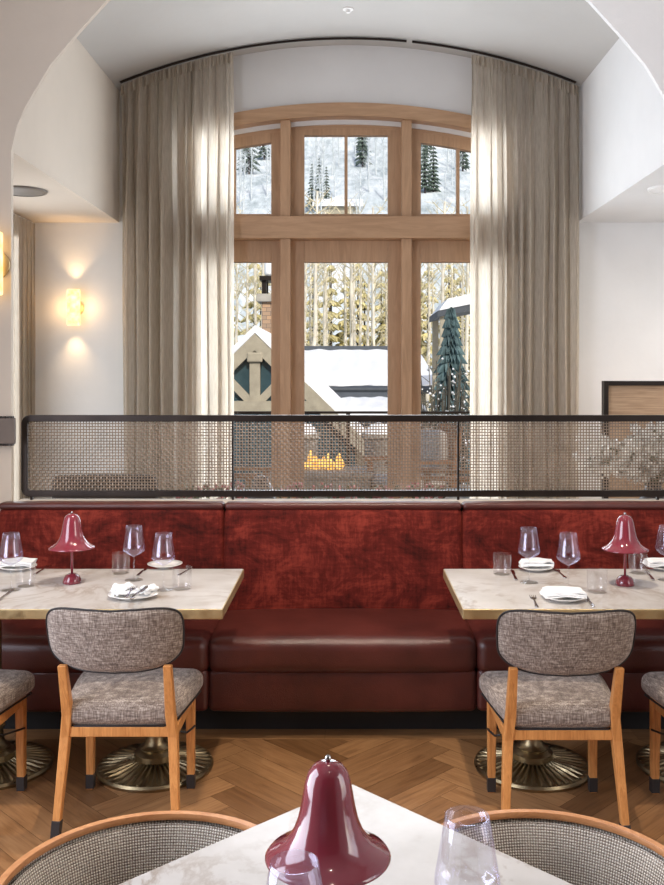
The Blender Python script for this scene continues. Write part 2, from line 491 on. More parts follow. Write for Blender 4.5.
# window wall, with an arched opening
X0 = -.015; WH = 1.27; RW = 4.55
def arch(x, top): return top - (RW - math.sqrt(RW * RW - (x - X0) ** 2))
m = MB().box(XL - .12, X0 - WH, YW, YW + .22, 0, 4.6).box(X0 + WH, XR + .12, YW, YW + .22, 0, 4.6)
seg = 24
m.prism([(X0 - WH, 4.6)] + [(X0 - WH + 2 * WH * i / seg, arch(X0 - WH + 2 * WH * i / seg, 3.655)) for i in range(seg + 1)] + [(X0 + WH, 4.6)], YW, YW + .22)
struct(m.build('wall_back', M['plaster']))
# left aisle wall with a tall window, near side walls, near ceiling, unseen rear wall
m = MB().box(XL - .12, XL, YB, .6, 0, HC).box(XL - .12, XL, .6, 3.0, 0, .5).box(XL - .12, XL, .6, 3.0, 3.4, HC).box(XL - .12, XL, 3.0, 5.35, 0, HC).box(XL - .12, XL, 6.7, YW, 0, HC).box(XL - .12, XL, 5.35, 6.7, 2.6, HC)
struct(m.build('wall_left', M['plaster']))
m = MB().box(XR, XR + .12, YB, .1, 0, HC).box(XR, XR + .12, .1, 1.8, 0, .5).box(XR, XR + .12, .1, 1.8, 3.4, HC).box(XR, XR + .12, 1.8, 5.3, 0, HC).box(XR, XR + .12, 6.7, YW, 0, HC).box(XR, XR + .12, 5.3, 6.7, 2.6, HC).box(XR, XR + .12, 5.3, 6.7, 0, .3)
struct(m.build('wall_right', M['plaster']))
m = MB().box(XL - .12, XR + .12, YB - .12, YA + .03, HC, HC + .1)
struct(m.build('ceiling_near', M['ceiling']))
struct(MB().box(XL - .12, XR + .12, YB - .12, YB, 0, HC).build('wall_front', wood('dark unseen wall wood', rgb(70, 46, 34), rgb(98, 66, 48))))  # unseen wall, made dark so reflections in the lamp stay dark

# the big window: frame, posts, transom, sashes, panes
win = bpy.data.objects.new('window_1', None); COL.objects.link(win); win.location = (X0, YW, 0); struct(win)
def A(x, top): return arch(x + X0, top)
def strip(x0, x1, ztop, zbot, y0, y1, n=16):
    P = [(x0 + (x1 - x0) * i / n) for i in range(n + 1)]
    return [(x, ztop(x)) for x in P] + [(x, zbot(x)) for x in P[::-1]]
for s in (-1, 1):
    MB().box(s * 1.24 - .03, s * 1.24 + .03, -.04, .2, 0, A(1.24, 3.56)).build('jamb', M['wood_window'], win, bevel=.003)
    MB().box(s * .455 - .038, s * .455 + .038, -.02, .17, 0, A(.455, 3.56)).build('post', M['wood_window'], win, bevel=.004)
MB().box(-1.21, 1.21, -.05, .17, 2.645, 2.812).build('transom', M['wood_window_h'], win, bevel=.005)
def band(m, x0, x1, zt, zb, y0, y1, n=16):
    vs = []; fs = []
    for i in range(n + 1):
        x = x0 + (x1 - x0) * i / n
        vs += [(x, y0, zb(x)), (x, y0, zt(x)), (x, y1, zt(x)), (x, y1, zb(x))]
    for i in range(n):
        for j in range(4): fs.append((i*4+j, i*4+(j+1)%4, i*4+4+(j+1)%4, i*4+4+j))
    fs += [(0, 1, 2, 3), (n*4+3, n*4+2, n*4+1, n*4)]
    return m.add(vs, fs)
band(MB(), -WH, WH, lambda x: A(x, 3.66), lambda x: A(x, 3.56), -.05, .2, 32).build('arched_head', M['wood_window_h'], win)
band(MB(), -WH, WH, lambda x: A(x, 3.565), lambda x: A(x, 3.48), .072, .17, 32).build('head_rail', M['wood_window_h'], win)
for a, b in ((-1.21, -.493), (-.417, .417), (.493, 1.21)):
    band(MB(), a, b, lambda x: A(x, 3.575), lambda x: A(x, 3.525), .055, .07).build('lit_head_strip', M['plaster'], win)  # pale strip standing for light on the underside of the arched head
panels = [(-.42, .42, .318), (.49, 1.21, None), (-1.21, -.49, None)]
for x0, x1, _ in panels:
    g0, g1 = (x0 + .102, x1 - .102) if x0 == -.42 else ((x0 + .079, x1 - .075) if x0 > 0 else (x0 + .075, x1 - .079))
    # upper light
    sp = lambda x: A(x, 3.50); gt = (lambda x: A(x, 3.47) if False else 3.445) if x0 == -.42 else (lambda x: A(x, 3.425) - .0)
    m = MB().box(g0, g1, .07, .13, 2.812, 2.847)
    band(m, x0, g0, sp, lambda x: 2.812, .07, .13, 4); band(m, g1, x1, sp, lambda x: 2.812, .07, .13, 4)
    band(m, g0, g1, sp, gt, .07, .13)
    sh = m.build('upper_sash', M['wood_window'], win, bevel=.003)
    mx = (g0 + g1) / 2
    MB().box(mx - .012, mx + .012, .075, .125, 2.847, gt(mx)).build('muntin', M['wood_window'], sh)
    band(MB(), g0, g1, gt, lambda x: 2.847, .098, .104).build('pane', M['pane'], sh)
    # door leaf below
    m = MB().box(x0, g0, .07, .13, 0, 2.645).box(g1, x1, .07, .13, 0, 2.645).box(g0, g1, .07, .13, 2.48, 2.645).box(g0, g1, .07, .13, 0, .2)
    dl = m.build('door_leaf', M['wood_window'], win, bevel=.003)
    MB().box(g0, g1, .098, .104, .2, 2.48).build('pane', M['pane'], dl)

# side window in the left aisle
w2 = bpy.data.objects.new('window_2', None); COL.objects.link(w2); w2.location = (XL - .06, 6.02, 0); struct(w2)
m = MB().box(-.03, .03, -.67, -.61, .1, 2.6).box(-.03, .03, .61, .67, .1, 2.6).box(-.03, .03, -.61, .61, 2.54, 2.6).box(-.03, .03, -.61, .61, 0, .1).box(-.03, .03, -.03, .03, .1, 2.54)
m.build('window_frame', M['wood_window'], w2); MB().box(-.003, .003, -.61, .61, .1, 2.54).build('pane', M['pane'], w2)
for k, x_, y0, y1 in ((3, XL - .06, .6, 3.0), (4, XR + .06, .1, 1.8)):
    w = bpy.data.objects.new('window_%d' % k, None); COL.objects.link(w); w.location = (x_, (y0 + y1) / 2, 0); struct(w)
    h = (y1 - y0) / 2
    m = MB().box(-.04, .04, -h, -h + .06, .5, 3.4).box(-.04, .04, h - .06, h, .5, 3.4).box(-.04, .04, -h + .06, h - .06, .5, .56).box(-.04, .04, -h + .06, h - .06, 3.34, 3.4).box(-.03, .03, -.02, .02, .56, 3.34)
    m.build('window_frame', M['wood_window'], w)

# ------------------------------------------------------------------ curtains and tracks
def curtain(x0, x1, Y, topf, bot, folds, seed, sheer_side):
    rnd = random.Random(seed)
    nu = folds * 14; nv = 26
    ph = [0.0]; amp = []
    ws = [rnd.uniform(.55, 1.5) for _ in range(folds)]; tot = sum(ws); cum = [0]
    for w in ws: cum.append(cum[-1] + w / tot)
    am = [rnd.uniform(.55, 1.25) for _ in range(folds + 1)]
    def fn(u, v):
        k = min(folds - 1, max(i for i in range(folds) if cum[i] <= u + 1e-9))
        t = (u - cum[k]) / (cum[k + 1] - cum[k])
        a = am[k] * (1 - t) + am[k + 1] * t
        z_ = v
        x = x0 + (x1 - x0) * u
        top = topf(x)
        z = bot + (top - bot) * z_
        grow = .3 + .7 * min(1, (1 - z_) * 3.5)
        d = .068 * a * grow * math.sin(2 * PI * t)
        d += .012 * math.sin(2 * PI * t * 3 + k) * (1 if z_ > .9 else .3)
        xx = x + .020 * math.sin(4 * PI * t + .5) * grow + .02 * noise.noise(Vector((u * 9, z * .5, seed)))
        xx = x0 + (x1 - x0) * min(1.01, max(-.01, (xx - x0) / (x1 - x0)))
        return Vector((xx, Y + d, z))
    m = MB().grid(fn, nu, nv)
    # gathered heading tape
    def hd(u, v):
        x = x0 + (x1 - x0) * u
        return Vector((x, Y - .012 + .01 * math.sin(u * folds * 2 * PI * 2.5) + .006 * math.sin(u * 97), topf(x) - .075 + .075 * v))
    return m, hd, nu
top_in = lambda x: vz(x) - .035
for (a, b, fo, sd, lab) in ((-1.665, -.846, 10, 3, 'taupe linen curtain hanging left of the arched window'), (.905, 1.69, 10, 8, 'pale linen curtain hanging right of the arched window')):
    root = empty('curtain', ((a + b) / 2, 6.83, 0), 0, lab, 'curtain', 'full-height curtains beside the arched window')
    m, hd, nu = curtain(a - (a + b) / 2, b - (a + b) / 2, 0, lambda x, c=(a + b) / 2: top_in(x + c), .02, fo, sd, 0)
    m.build('drape', M['curtain'], root, smooth=True)
    MB().grid(hd, nu * 2, 3).build('heading', M['curtain'], root, smooth=True)
m = MB(); P = [(x, 6.82, vz(x) - .014) for x in [(-1.67 + 2.10 * i / 40) for i in range(41)]]
m.tube(P, .009, 6)
t = tag(m.build('curtain_track', M['bronze_dark']), 'long dark curved curtain track under the vault, left of the small gap', 'curtain track')
m = MB(); P = [(x, 6.82, vz(x) - .014) for x in [(.47 + 1.2 * i / 24) for i in range(25)]]
m.tube(P, .009, 6)
tag(m.build('curtain_track', M['bronze_dark']), 'short dark curved curtain track under the vault, right of the small gap', 'curtain track')
root = empty('curtain', (-2.338, 6.74, 0), PI / 2, 'narrow beige curtain in the left aisle behind the pier', 'curtain')
m, hd, nu = curtain(-.22, .2, 0, lambda x: SOF - .02, .02, 5, 21, 0)
m.build('drape', M['curtain'], root, smooth=True); root.scale = (1, .36, 1)

# ------------------------------------------------------------------ wall fittings
def sconce(loc, label):
    r = empty('wall_sconce', loc, 0, label, 'wall lamp', 'glowing glass wall sconces')
    MB().lathe([(0, 0), (.062, 0), (.062, .012), (.05, .018), (0, .018)], seg=36, mat=Matrix.Rotation(PI / 2, 4, 'X')).build('back_disc', M['brass'], r, auto=.6)
    bm = MB(); bm.box(-.045, .045, -.085, -.035, -.135, .135, bev=.008); bm.build('glass_shade', M['alabaster'], r, smooth=False)
    MB().tube([(0, -.018, 0), (0, -.036, 0)], .012, 12).build('arm', M['brass'], r)
    return r
sconce(((76 - CX) * YW / F, YW, CH + (CY - 308) * YW / F), 'lit amber glass wall sconce on the back wall left of the curtain')
ls = sconce((-1.797, YA, CH + (CY - 265) * YA / F), 'lit glass wall sconce on the left pier cut by the edge'); ls.scale = (1.18,) * 3
def disc(name, x, y, r, mat, lab):
    rt_ = empty(name, (x, y, SOF), 0, lab, 'ceiling speaker')
    MB().lathe([(0, -.012), (r * .86, -.012), (r * .86, -.006)], seg=48).build('grille', mat, rt_, auto=.5)
    MB().lathe([(r * .86, -.004), (r * .88, -.016), (r * .98, -.012), (r, 0), (r * .86, 0)], seg=48).build('rim', mat, rt_, auto=.5)
disc('ceiling_speaker', -2.02, 5.77, .15, M['speaker_grey'], 'round grey ceiling speaker in the left aisle soffit')
disc('ceiling_speaker', 1.97, 5.7, .13, M['whitepaint'], 'round white ceiling speaker in the right aisle soffit')
MB().lathe([(0, -.03), (.014, -.028), (.016, -.012), (.035, -.008), (.035, .004), (0, .004)], (0, 6.3, vz(0)), 20).build('sprinkler', M['whitepaint'], auto=.6)
tag(bpy.data.objects['sprinkler'], 'small round sprinkler head at the crown of the vaulted ceiling', 'sprinkler')
# notched plaque on pier
m = MB(); x0, x1 = -2.1, (14 - CX) * 4.72 / F; z0, z1 = 1.275, 1.405
bx = MB().box(x0, x1, YA - .03, YA, z0, z1, bev=.004)
pl = empty('wall_plaque', (0, 0, 0), 0, 'taupe wall plaque with notched edges on the left pier', 'wall plaque')
pl.location = ((x0 + x1) / 2, YA, z0); 
MB().box(-(x1 - x0) / 2, (x1 - x0) / 2, -.03, 0, 0, z1 - z0, bev=.004).build('panel', simple('taupe leather panel', rgb(112, 100, 92), .6), pl)
m = MB()
for zz, sg in ((0, -1), (z1 - z0, 1)):
    hw = (x1 - x0) / 2; P = [(-hw, zz)]
    for k in range(17):
        xx = hw - .350 + k * .021
        P += [(xx - .006, zz + sg * .002), (xx - .006, zz + sg * .010), (xx + .006, zz + sg * .010), (xx + .006, zz + sg * .002)]
    P += [(hw, zz)]
    m = MB().prism(P, -.027, -.003); m.build('notched_edging', M['bronze_dark'], pl)

# ------------------------------------------------------------------ banquette
bq = empty('banquette', (0, 4.75, 0), 0, 'long oxblood leather banquette with crushed red velvet back', 'banquette')
def L(y): return y - 4.75
secs = [(-1.755, -.625), (-.62, .572), (.577, 1.755)]
MB().box(-1.74, 1.74, L(4.27), L(4.66), 0, .13).build('plinth', M['black'], bq)
MB().box(-1.74, 1.74, L(4.30), L(4.735), .13, .29).build('carcass', M['black'], bq)
def cushion(x0, x1, y0, y1, z0, z1, r, puff=.012, nx=14, ny=8, nz=6):
    """rounded box with a soft crown"""
    bm = bmesh.new(); bmesh.ops.create_cube(bm, size=1)
    for v in bm.verts: v.co = Vector((x0 + (v.co.x + .5) * (x1 - x0), y0 + (v.co.y + .5) * (y1 - y0), z0 + (v.co.z + .5) * (z1 - z0)))
    bmesh.ops.bevel(bm, geom=list(bm.edges), offset=r, segments=6, profile=.5, affect='EDGES')
    for ax, a, b, n in ((0, x0, x1, nx), (1, y0, y1, ny), (2, z0, z1, nz)):
        for k in range(1, n):
            no = [0, 0, 0]; no[ax] = 1; co = [0, 0, 0]; co[ax] = a + (b - a) * k / n
            bmesh.ops.bisect_plane(bm, geom=bm.verts[:] + bm.edges[:] + bm.faces[:], plane_co=co, plane_no=no)
    c = Vector(((x0 + x1) / 2, (y0 + y1) / 2, (z0 + z1) / 2)); h = Vector(((x1 - x0) / 2, (y1 - y0) / 2, (z1 - z0) / 2))
    for v in bm.verts:
        q = v.co - c; f = [q.x / h.x, q.y / h.y, q.z / h.z]
        e = lambda t: max(0, 1 - t * t) ** .5
        d = Vector((f[0] * e(f[1]) * e(f[2]), f[1] * e(f[0]) * e(f[2]), f[2] * e(f[0]) * e(f[1]))) * puff
        v.co += d
        v.co += Vector((0, 0, 1)) * .003 * noise.noise(v.co * 7) * (1 if f[2] > .5 else 0)
    bm.verts.index_update()
    m = MB(); m.add([v.co.copy() for v in bm.verts], [[v.index for v in f.verts] for f in bm.faces]); bm.free(); return m
for x0, x1 in secs:
    c = cushion(x0 + .002, x1 - .002, L(4.13), L(4.735), .295, .45, .04, .02, 12, 6, 3)
    c.build('seat_cushion', M['leather'], bq, smooth=True)
    MB_ = cushion(x0 + .003, x1 - .003, L(4.14), L(4.29), .125, .312, .022, .010, 8, 2, 3)
    MB_.build('skirt_panel', M['leather'], bq, smooth=True)
    # velvet back, leaning
    def lean(m):
        m.v = [(p[0], p[1] + (p[2] - .42) * .07, p[2]) for p in m.v]; return m
    b = lean(cushion(x0 + .003, x1 - .003, L(4.625), L(4.703), .43, .957, .03, .010, 10, 2, 6))
    b.build('backrest', M['velvet'], bq, smooth=True)
    b = cushion(x0 + .002, x1 - .002, L(4.66), L(4.745), .948, .983, .016, .003, 10, 2, 2)
    b.build('top_roll', M['leather'], bq, smooth=True)
MB().box(-1.71, 1.71, L(4.735), L(4.747), 0, .96).build('back_panel', M['black'], bq)
# low sill behind the banquette that carries the screen
MB().box(-XP + .002, XP - .002, 4.75, 4.91, 0, .972).build('trim_1', M['plaster_warm_dim'])
struct(bpy.data.objects['trim_1'])

# ------------------------------------------------------------------ woven metal screen
YS = 4.87
sc = empty('mesh_screen', (0, YS, .972), 0, 'long woven bronze mesh screen with rounded frame above the banquette', 'screen')
fx0, fx1 = (22 - CX) * YS / F, 1.705
fz0, fz1 = .016, CH - (415 - CY) * YS / F - .972
def rr(x0, x1, z0, z1, r, n=8):
    P = []
    for cx, cz, a0 in ((x1 - r, z1 - r, 0), (x0 + r, z1 - r, PI / 2), (x0 + r, z0 + r, PI), (x1 - r, z0 + r, 1.5 * PI)):
        for k in range(n + 1):
            a = a0 + PI / 2 * k / n; P.append((cx + r * math.cos(a), cz + r * math.sin(a)))
    return P
o_, i_ = rr(fx0, fx1, fz0, fz1, .045), rr(fx0 + .032, fx1 - .032, fz0 + .034, fz1 - .034, .012)
n = len(o_); vs = []
for y in (-.014, .014): vs += [(x, y, z) for x, z in o_] + [(x, y, z) for x, z in i_]
fs = []
for k in range(n):
    k2 = (k + 1) % n
    fs += [(k, k2, n + k2, n + k), (2*n + k, 3*n + k, 3*n + k2, 2*n + k2), (k, 2*n + k, 2*n + k2, k2), (n + k, n + k2, 3*n + k2, 3*n + k)]
MB().add(vs, fs).build('frame', M['bronze_dark'], sc, bevel=.003, auto=.5)
posts = [(233 - CX) * YS / F, (458 - CX) * YS / F]
for px_ in posts: MB().box(px_ - .005, px_ + .005, -.012, .012, fz0 + .034, fz1 - .034).build('upright', M['bronze_dark'], sc)
for px_ in [(32 - CX) * YS / F] + posts + [1.62]: MB().box(px_ - .006, px_ + .006, -.01, .01, 0, fz0 + .003).build('foot', M['bronze_dark'], sc)
p = .0152
def wire(m, a, b, along, other, count, phase, hw, t):
    """flat crimped wire"""
    vs = []; fs = []
    N = count * 2
    for k in range(N + 1):
        s = a + (b - a) * k / N
        y = .0022 * math.cos(PI * k / 2 * 1.0 + phase)
        for dx, dy in ((-hw, -t), (hw, -t), (hw, t), (-hw, t)):
            q = (other + dx, y + dy, s) if along == 'z' else (s, y + dy, other + dx)
            vs.append(q)
    for k in range(N):
        for j in range(4): fs.append((k*4 + j, k*4 + (j+1) % 4, k*4 + 4 + (j+1) % 4, k*4 + 4 + j))
    m.add(vs, fs)
bounds = [fx0 + .028] + posts + [fx1 - .028]
zz0, zz1 = fz0 + .03, fz1 - .03
nz = int(round((zz1 - zz0) / p))
for k in range(3):
    a, b = bounds[k] + .004, bounds[k + 1] - .004
    nx = int(round((b - a) / p)); m = MB()
    for i in range(nx + 1): wire(m, zz0, zz1, 'z', a + (b - a) * i / nx, nz, PI * (i % 2), .0026, .0006)
    for j in range(nz + 1): wire(m, a, b, 'x', zz0 + (zz1 - zz0) * j / nz, nx, PI * ((j + 1) % 2), .0026, .0006)
    m.build('woven_mesh', M['mesh_metal'], sc)

# ------------------------------------------------------------------ dining tables
def table_base(root, x, y, h):
    seg = 144; R = .232
    def rf(r0, z0, r1, z1): pass
    m = MB()
    # fluted disc
    rings = [(.235, .0), (.238, .012), (.232, .022), (.218, .026), (.16, .034), (.10, .043), (.078, .052), (.06, .06)]
    vs = []; fs = []
    for k in range(seg):
        a = 2 * PI * k / seg; rib = (k % 4) < 2
        for i, (r, z) in enumerate(rings):
            zz = z + (0 if (3 > i or i > 6) else (.0 if rib else -.012))
            if i == 3 : zz = z - (0 if rib else .006)
            vs.append((x + r * math.cos(a), y + r * math.sin(a), zz))
    q = len(rings)
    for k in range(seg):
        k2 = (k + 1) % seg
        for i in range(q - 1): fs.append((k*q+i, k2*q+i, k2*q+i+1, k*q+i+1))
    m.add(vs, fs); m.build('fluted_base', M['brass_antique'], root)
    prof = [(.085, .046), (.085, .07), (.07, .078), (.06, .084), (.066, .092), (.05, .10), (.042, .115), (.038, .14), (.036, .165), (.045, .172), (.045, .18), (.036, .186),
            (.05, .2), (.056, .22), (.05, .24), (.034, .255), (.03, .28), (.03, h - .09), (.045, h - .085), (.045, h - .06), (.03, h - .05), (.03, h - .035), (.1, h - .03), (.1, h - .022), (0, h - .022)]
    m = MB().lathe(prof, (x, y, 0), 32); m.build('column', M['brass_antique'], root, auto=.7)
def dining_table(x0, x1, label, bases):
    y0, y1 = 3.485, 4.205; cx_, cy_ = (x0 + x1) / 2, (y0 + y1) / 2
    r = empty('dining_table', (cx_, cy_, 0), 0, label, 'table', 'marble dining tables along the banquette')
    hx, hy = (x1 - x0) / 2, (y1 - y0) / 2
    MB().box(-hx + .004, hx - .004, -hy + .004, hy - .004, .738, .75, bev=.002).build('marble_top', M['marble'], r)
    MB().box(-hx, hx, -hy, hy, .710, .748, bev=.003).build('brass_edge', M['brass'], r)
    for bx_ in bases: table_base(r, bx_ - cx_, 3.85 - cy_, .735)
dining_table(-1.69, -.470, 'white marble dining table with brass edge in front of the left banquette section', [(155.5 - CX) * 3.85 / F, (-6 - CX) * 3.85 / F])
dining_table(.430, 1.69, 'white marble dining table with brass edge in front of the right banquette section', [(531 - CX) * 3.87 / F, (694 - CX) * 3.87 / F])
# foreground table, turned 45 degrees
S = .39
ft = empty('dining_table', (.0, 1.447, 0), math.radians(44), 'white marble table in the foreground turned corner first', 'table')
MB().box(-S, S, -S, S, .731, .75, bev=.004).build('marble_top', M['marble'], ft)
MB().box(-S + .003, S - .003, -S + .003, S - .003, .722, .732).build('edge_band', M['bronze_dark'], ft)
table_base(ft, 0, 0, .745)

# ------------------------------------------------------------------ bell lamps
def bell_lamp(x, y, label):
    r = empty('table_lamp', (x, y, .75), 0, label, 'lamp', 'burgundy bell-shaped table lamps')
    sh = [(.0945, .148), (.0955, .150), (.092, .154), (.078, .161), (.064, .172), (.053, .188), (.046, .206), (.0415, .225), (.038, .245), (.035, .262), (.030, .277), (.022, .287), (.012, .292), (.006, .293)]
    inner = [(max(.002, a - .0025), b - .0028) for a, b in sh[::-1] if b > .151]
    inner = [(a, b) for a, b in inner if a > .0] + [(.091, .148)]
    m = MB().lathe(sh + [(.0, .293)], seg=64); m.lathe([(.0, .290)] + inner + [(.0945, .148)], seg=64)
    s_ = m.build('lamp_shade', M['lamp'], r, smooth=True)
    MB().lathe([(0, .303), (.003, .302), (.0048, .299), (.0045, .296), (.003, .292), (0, .292)], seg=20).build('finial', M['steel'], s_, smooth=True)
    MB().lathe([(.036, 0), (.0385, .003), (.038, .012), (.034, .024), (.026, .034), (.015, .040), (.006, .042), (0, .042)], seg=48).add([], []).build('base', M['lamp'], r, smooth=True)
    MB().tube([(0, 0, .04), (0, 0, .27)], .0052, 16).build('pole', M['lamp'], r, smooth=True)
    return r
x, y = on(72, 583); bell_lamp(x, y, 'burgundy bell lamp on the left banquette table')
x, y = on(625, 585); bell_lamp(x, y, 'burgundy bell lamp on the right banquette table')
bell_lamp((328 - CX) * 1.41 / F, 1.41, 'large burgundy bell lamp in the foreground on the corner-first marble table')

# ------------------------------------------------------------------ glassware
def wine_glass():
    r = empty('wine_glass', (0, 0, .75), 0, 'x', 'wine glass')
    MB().lathe([(0, .0), (.038, 0), (.039, .0015), (.036, .003), (.015, .005), (.006, .009), (.0035, .014), (0, .014)], seg=48).build('foot', M['glass'], r, smooth=True)
    MB().tube([(0, 0, .012), (0, 0, .05), (0, 0, .1)], [.0036, .0028, .0034], 12).build('stem', M['glass'], r, smooth=True)
    o = [(.0, .098), (.006, .101), (.018, .107), (.034, .116), (.045, .126), (.0485, .134), (.0475, .144), (.043, .17), (.038, .2), (.0325, .232)]
    i = [(a - .0012, b + .0004) for a, b in o[::-1]][:-1] + [(0, .1)]
    i = [(max(0, a), b) for a, b in i]
    MB().lathe(o + i, seg=56).build('bowl', M['glass_wine'], r, smooth=True)
    return r
def tumbler():
    r = empty('tumbler', (0, 0, .75), 0, 'x', 'tumbler')
    o = [(0, 0), (.036, 0), (.039, .003), (.0405, .02), (.041, .09)]
    i = [(.0395, .09), (.0385, .02), (.036, .011), (0, .010)]
    MB().lathe(o + i, seg=48).build('cup', M['glass'], r, auto=.7)
    return r
wg = wine_glass(); used = [0, 0]
def put(kind, x, y, label, group):
    global wg, tu
    p = {'w': wg, 't': tu}[kind]; idx = 0 if kind == 'w' else 1
    if used[idx] == 0:
        o = p; o.location = (x, y, .75); used[idx] = 1; o['label'] = label; o['group'] = group
    else: o = dup(p, (x, y, .75), None, label, group)
    return o
tu = tumbler()
G1, G2, G3 = 'glasses on the left banquette table', 'glasses on the right banquette table', 'wine glasses on the foreground table'
put('w', *on(11, 590), 'stemmed wine glass at the left frame edge beside the napkin plate', G1)
put('w', *on(134, 580), 'stemmed wine glass beside the tumbler on the left table, farthest back of the three', G1)
put('w', *on(163.5, 590), 'stemmed wine glass in front of the empty plate on the left table', G1)
put('w', *on(529, 582.5), 'stemmed wine glass in front of the back napkin plate on the right table', G2)
put('w', *on(568.5, 590), 'stemmed wine glass behind the front napkin plate on the right table', G2)
put('w', *on(667, 580), 'stemmed wine glass cut by the right frame edge on the right table', G2)
put('w', .175, 1.365, 'nearly clear wine glass in the foreground right of the bell lamp', G3)
put('w', -.071, 1.235, 'wine glass in the foreground in front of the bell lamp', G3)
put('t', *on(25.5, 586), 'short clear tumbler left of the lamp on the left table', G1)
put('t', *on(121, 573), 'short clear tumbler right of the lamp near the back of the left table', G1)
put('t', *on(182, 589), 'short clear tumbler nearest the right end of the left table', G1)
put('t', *on(502, 574), 'short clear tumbler nearest the left end of the right table', G2)
put('t', *on(597, 592), 'short clear tumbler near the front of the right table left of the lamp', G2)
put('t', *on(638, 573), 'short clear tumbler behind and right of the lamp on the right table', G2)

# ------------------------------------------------------------------ plates, napkins, cutlery
def plate(r, h=.016):
    m = MB().lathe([(0, .001), (r * .55, 0), (r * .58, .003), (r * .8, h * .6), (r, h), (r * 1.0, h + .002), (r * .8, h * .6 + .003), (r * .6, .006), (0, .005)], seg=56)
    return m
def put_plate(px, py, r, label, rz=0):
    x, y = on(px, py); o = plate(r).build('side_plate', M['porcelain'], smooth=True); o.location = (x, y, .75)
    return tag(o, label, 'plate', 'white side plates')
put_plate(18, 569.5, .082, 'white side plate at the left frame edge under a folded napkin')
put_plate(165, 567, .079, 'empty white plate at the back right of the left table')
put_plate(133, 598, .098, 'white plate at the front of the left table with crumpled napkin and cutlery').scale = (1, .8, 1)
put_plate(536, 570, .078, 'white plate at the back of the right table under a folded napkin')
put_plate(564, 600, .082, 'white plate at the front of the right table under a folded napkin')
put_plate(664, 569, .082, 'white plate at the right frame edge under a folded napkin')
def napkin(px, py, z, w, d, rz, label, seed, lift=.0, crump=.006):
    x, y = on(px, py)
    m = MB()
    for k in range(3):
        off = Vector((k * .004, k * .005, 0)); zz = z + k * .0065
        def fn(u, v, k=k, off=off, zz=zz):
            U, Vv = u * 2 - 1, v * 2 - 1
            nz_ = noise.noise(Vector((u * 3 + seed, v * 3, k * 2.0))) * crump
            edge = -.010 * (max(0, abs(U) - .75) * 4) ** 2 * .5
            return Vector((U * w / 2 * (1 - .03 * k), Vv * d / 2, zz - .75 + .004 * math.cos(U * 1.6) + max(nz_, -.002) + edge * .2)) + off
        def fn2(u, v, fn=fn): return fn(u, v) + Vector((0, 0, .005))
        m.grid(fn, 16, 10); m.grid(fn2, 16, 10)
        # side walls
        for side in (0, 1):
            m.grid(lambda u, v, s=side: (fn(u, s) * (1 - v) + fn2(u, s) * v), 16, 1)
            m.grid(lambda u, v, s=side: (fn(s, u) * (1 - v) + fn2(s, u) * v), 10, 1)
    o = m.build('napkin', M['napkin'], smooth=False, auto=.9); o.location = (x, y, .75); o.rotation_euler = (0, 0, rz)
    return tag(o, label, 'napkin', 'folded white napkins')
napkin(15, 568, .764, .16, .10, .05, 'folded white napkin on the plate at the left frame edge', 1)
napkin(124, 596, .764, .085, .10, .5, 'crumpled white napkin on the front plate of the left table', 5, crump=.014)
napkin(146, 596, .764, .05, .06, -.6, 'small rumpled end of white napkin right of the crossed cutlery', 9, crump=.014)
napkin(536, 568, .764, .145, .095, -.06, 'folded white napkin on the back plate of the right table', 12, crump=.012)
napkin(563, 599, .764, .16, .105, .03, 'folded white napkin on the front plate of the right table', 15)
napkin(663, 568, .764, .16, .10, 0, 'folded white napkin on the plate at the right frame edge', 18)
def knife(loc, rz, label, tilt=0):
    r = empty('table_knife', loc, rz, label, 'knife', 'table knives'); r.rotation_euler = (0, tilt, rz)
    MB().prism([(0, -.004), (.02, -.009), (.09, -.010), (.115, -.002), (.112, .006), (0, .005)], .0, .0022, 'z').build('blade', M['steel'], r)
    MB().prism([(-.1, -.007), (-.05, -.006), (0, -.004), (0, .005), (-.05, .006), (-.1, .007), (-.106, 0)], .0, .006, 'z').build('handle', M['steel'], r, bevel=.0015)
    return r
def fork(loc, rz, label, tilt=0):
    r = empty('table_fork', loc, rz, label, 'fork', 'table forks'); r.rotation_euler = (0, tilt, rz)
    MB().prism([(-.1, -.008), (-.06, -.005), (.02, -.003), (.02, .003), (-.06, .005), (-.1, .008), (-.106, 0)], .001, .0045, 'z').build('handle', M['steel'], r, bevel=.001)
    m = MB().prism([(.018, -.003), (.035, -.011), (.05, -.0125), (.05, .0125), (.035, .011), (.018, .003)], .001, .0035, 'z')
    for k in range(4):
        yy = -.0108 + k * .0072
        m.prism([(.05, yy - .0018), (.088, yy - .001), (.09, yy), (.088, yy + .001), (.05, yy + .0018)], .001, .0035, 'z')
    m.build('tines', M['steel'], r)
    return r
def cut(px, py, z=.7502): x, y = on(px, py); return (x, y, z)
def lay(fn, hx, hy, tx, ty, label, z=.7502, tilt=0):
    a, b = Vector(on(hx, hy, z)), Vector(on(tx, ty, z)); c = (a + b) / 2; d = b - a
    return fn((c.x, c.y, z), math.atan2(d.y, d.x), label, tilt)
lay(knife, -2, 602, 12, 590, 'steel knife at the left frame edge of the left table')
lay(fork, 36, 574, 49, 566, 'steel fork beside the leftmost napkin plate on the left table')
lay(knife, 137, 577, 149, 566, 'dark-bladed knife between wine glass and empty plate on the left table')
lay(fork, 180, 575, 194, 567, 'steel fork right of the empty plate on the left table')
lay(fork, 126, 598, 135, 586, 'steel fork lying on the crumpled napkin of the left table', .796)
lay(knife, 133, 598, 145, 588, 'steel knife lying across the crumpled napkin of the left table', .798)
lay(knife, 516, 580, 512, 571, 'steel knife left of the back napkin plate on the right table')
lay(fork, 565, 578, 555, 569, 'steel fork right of the back napkin plate on the right table')
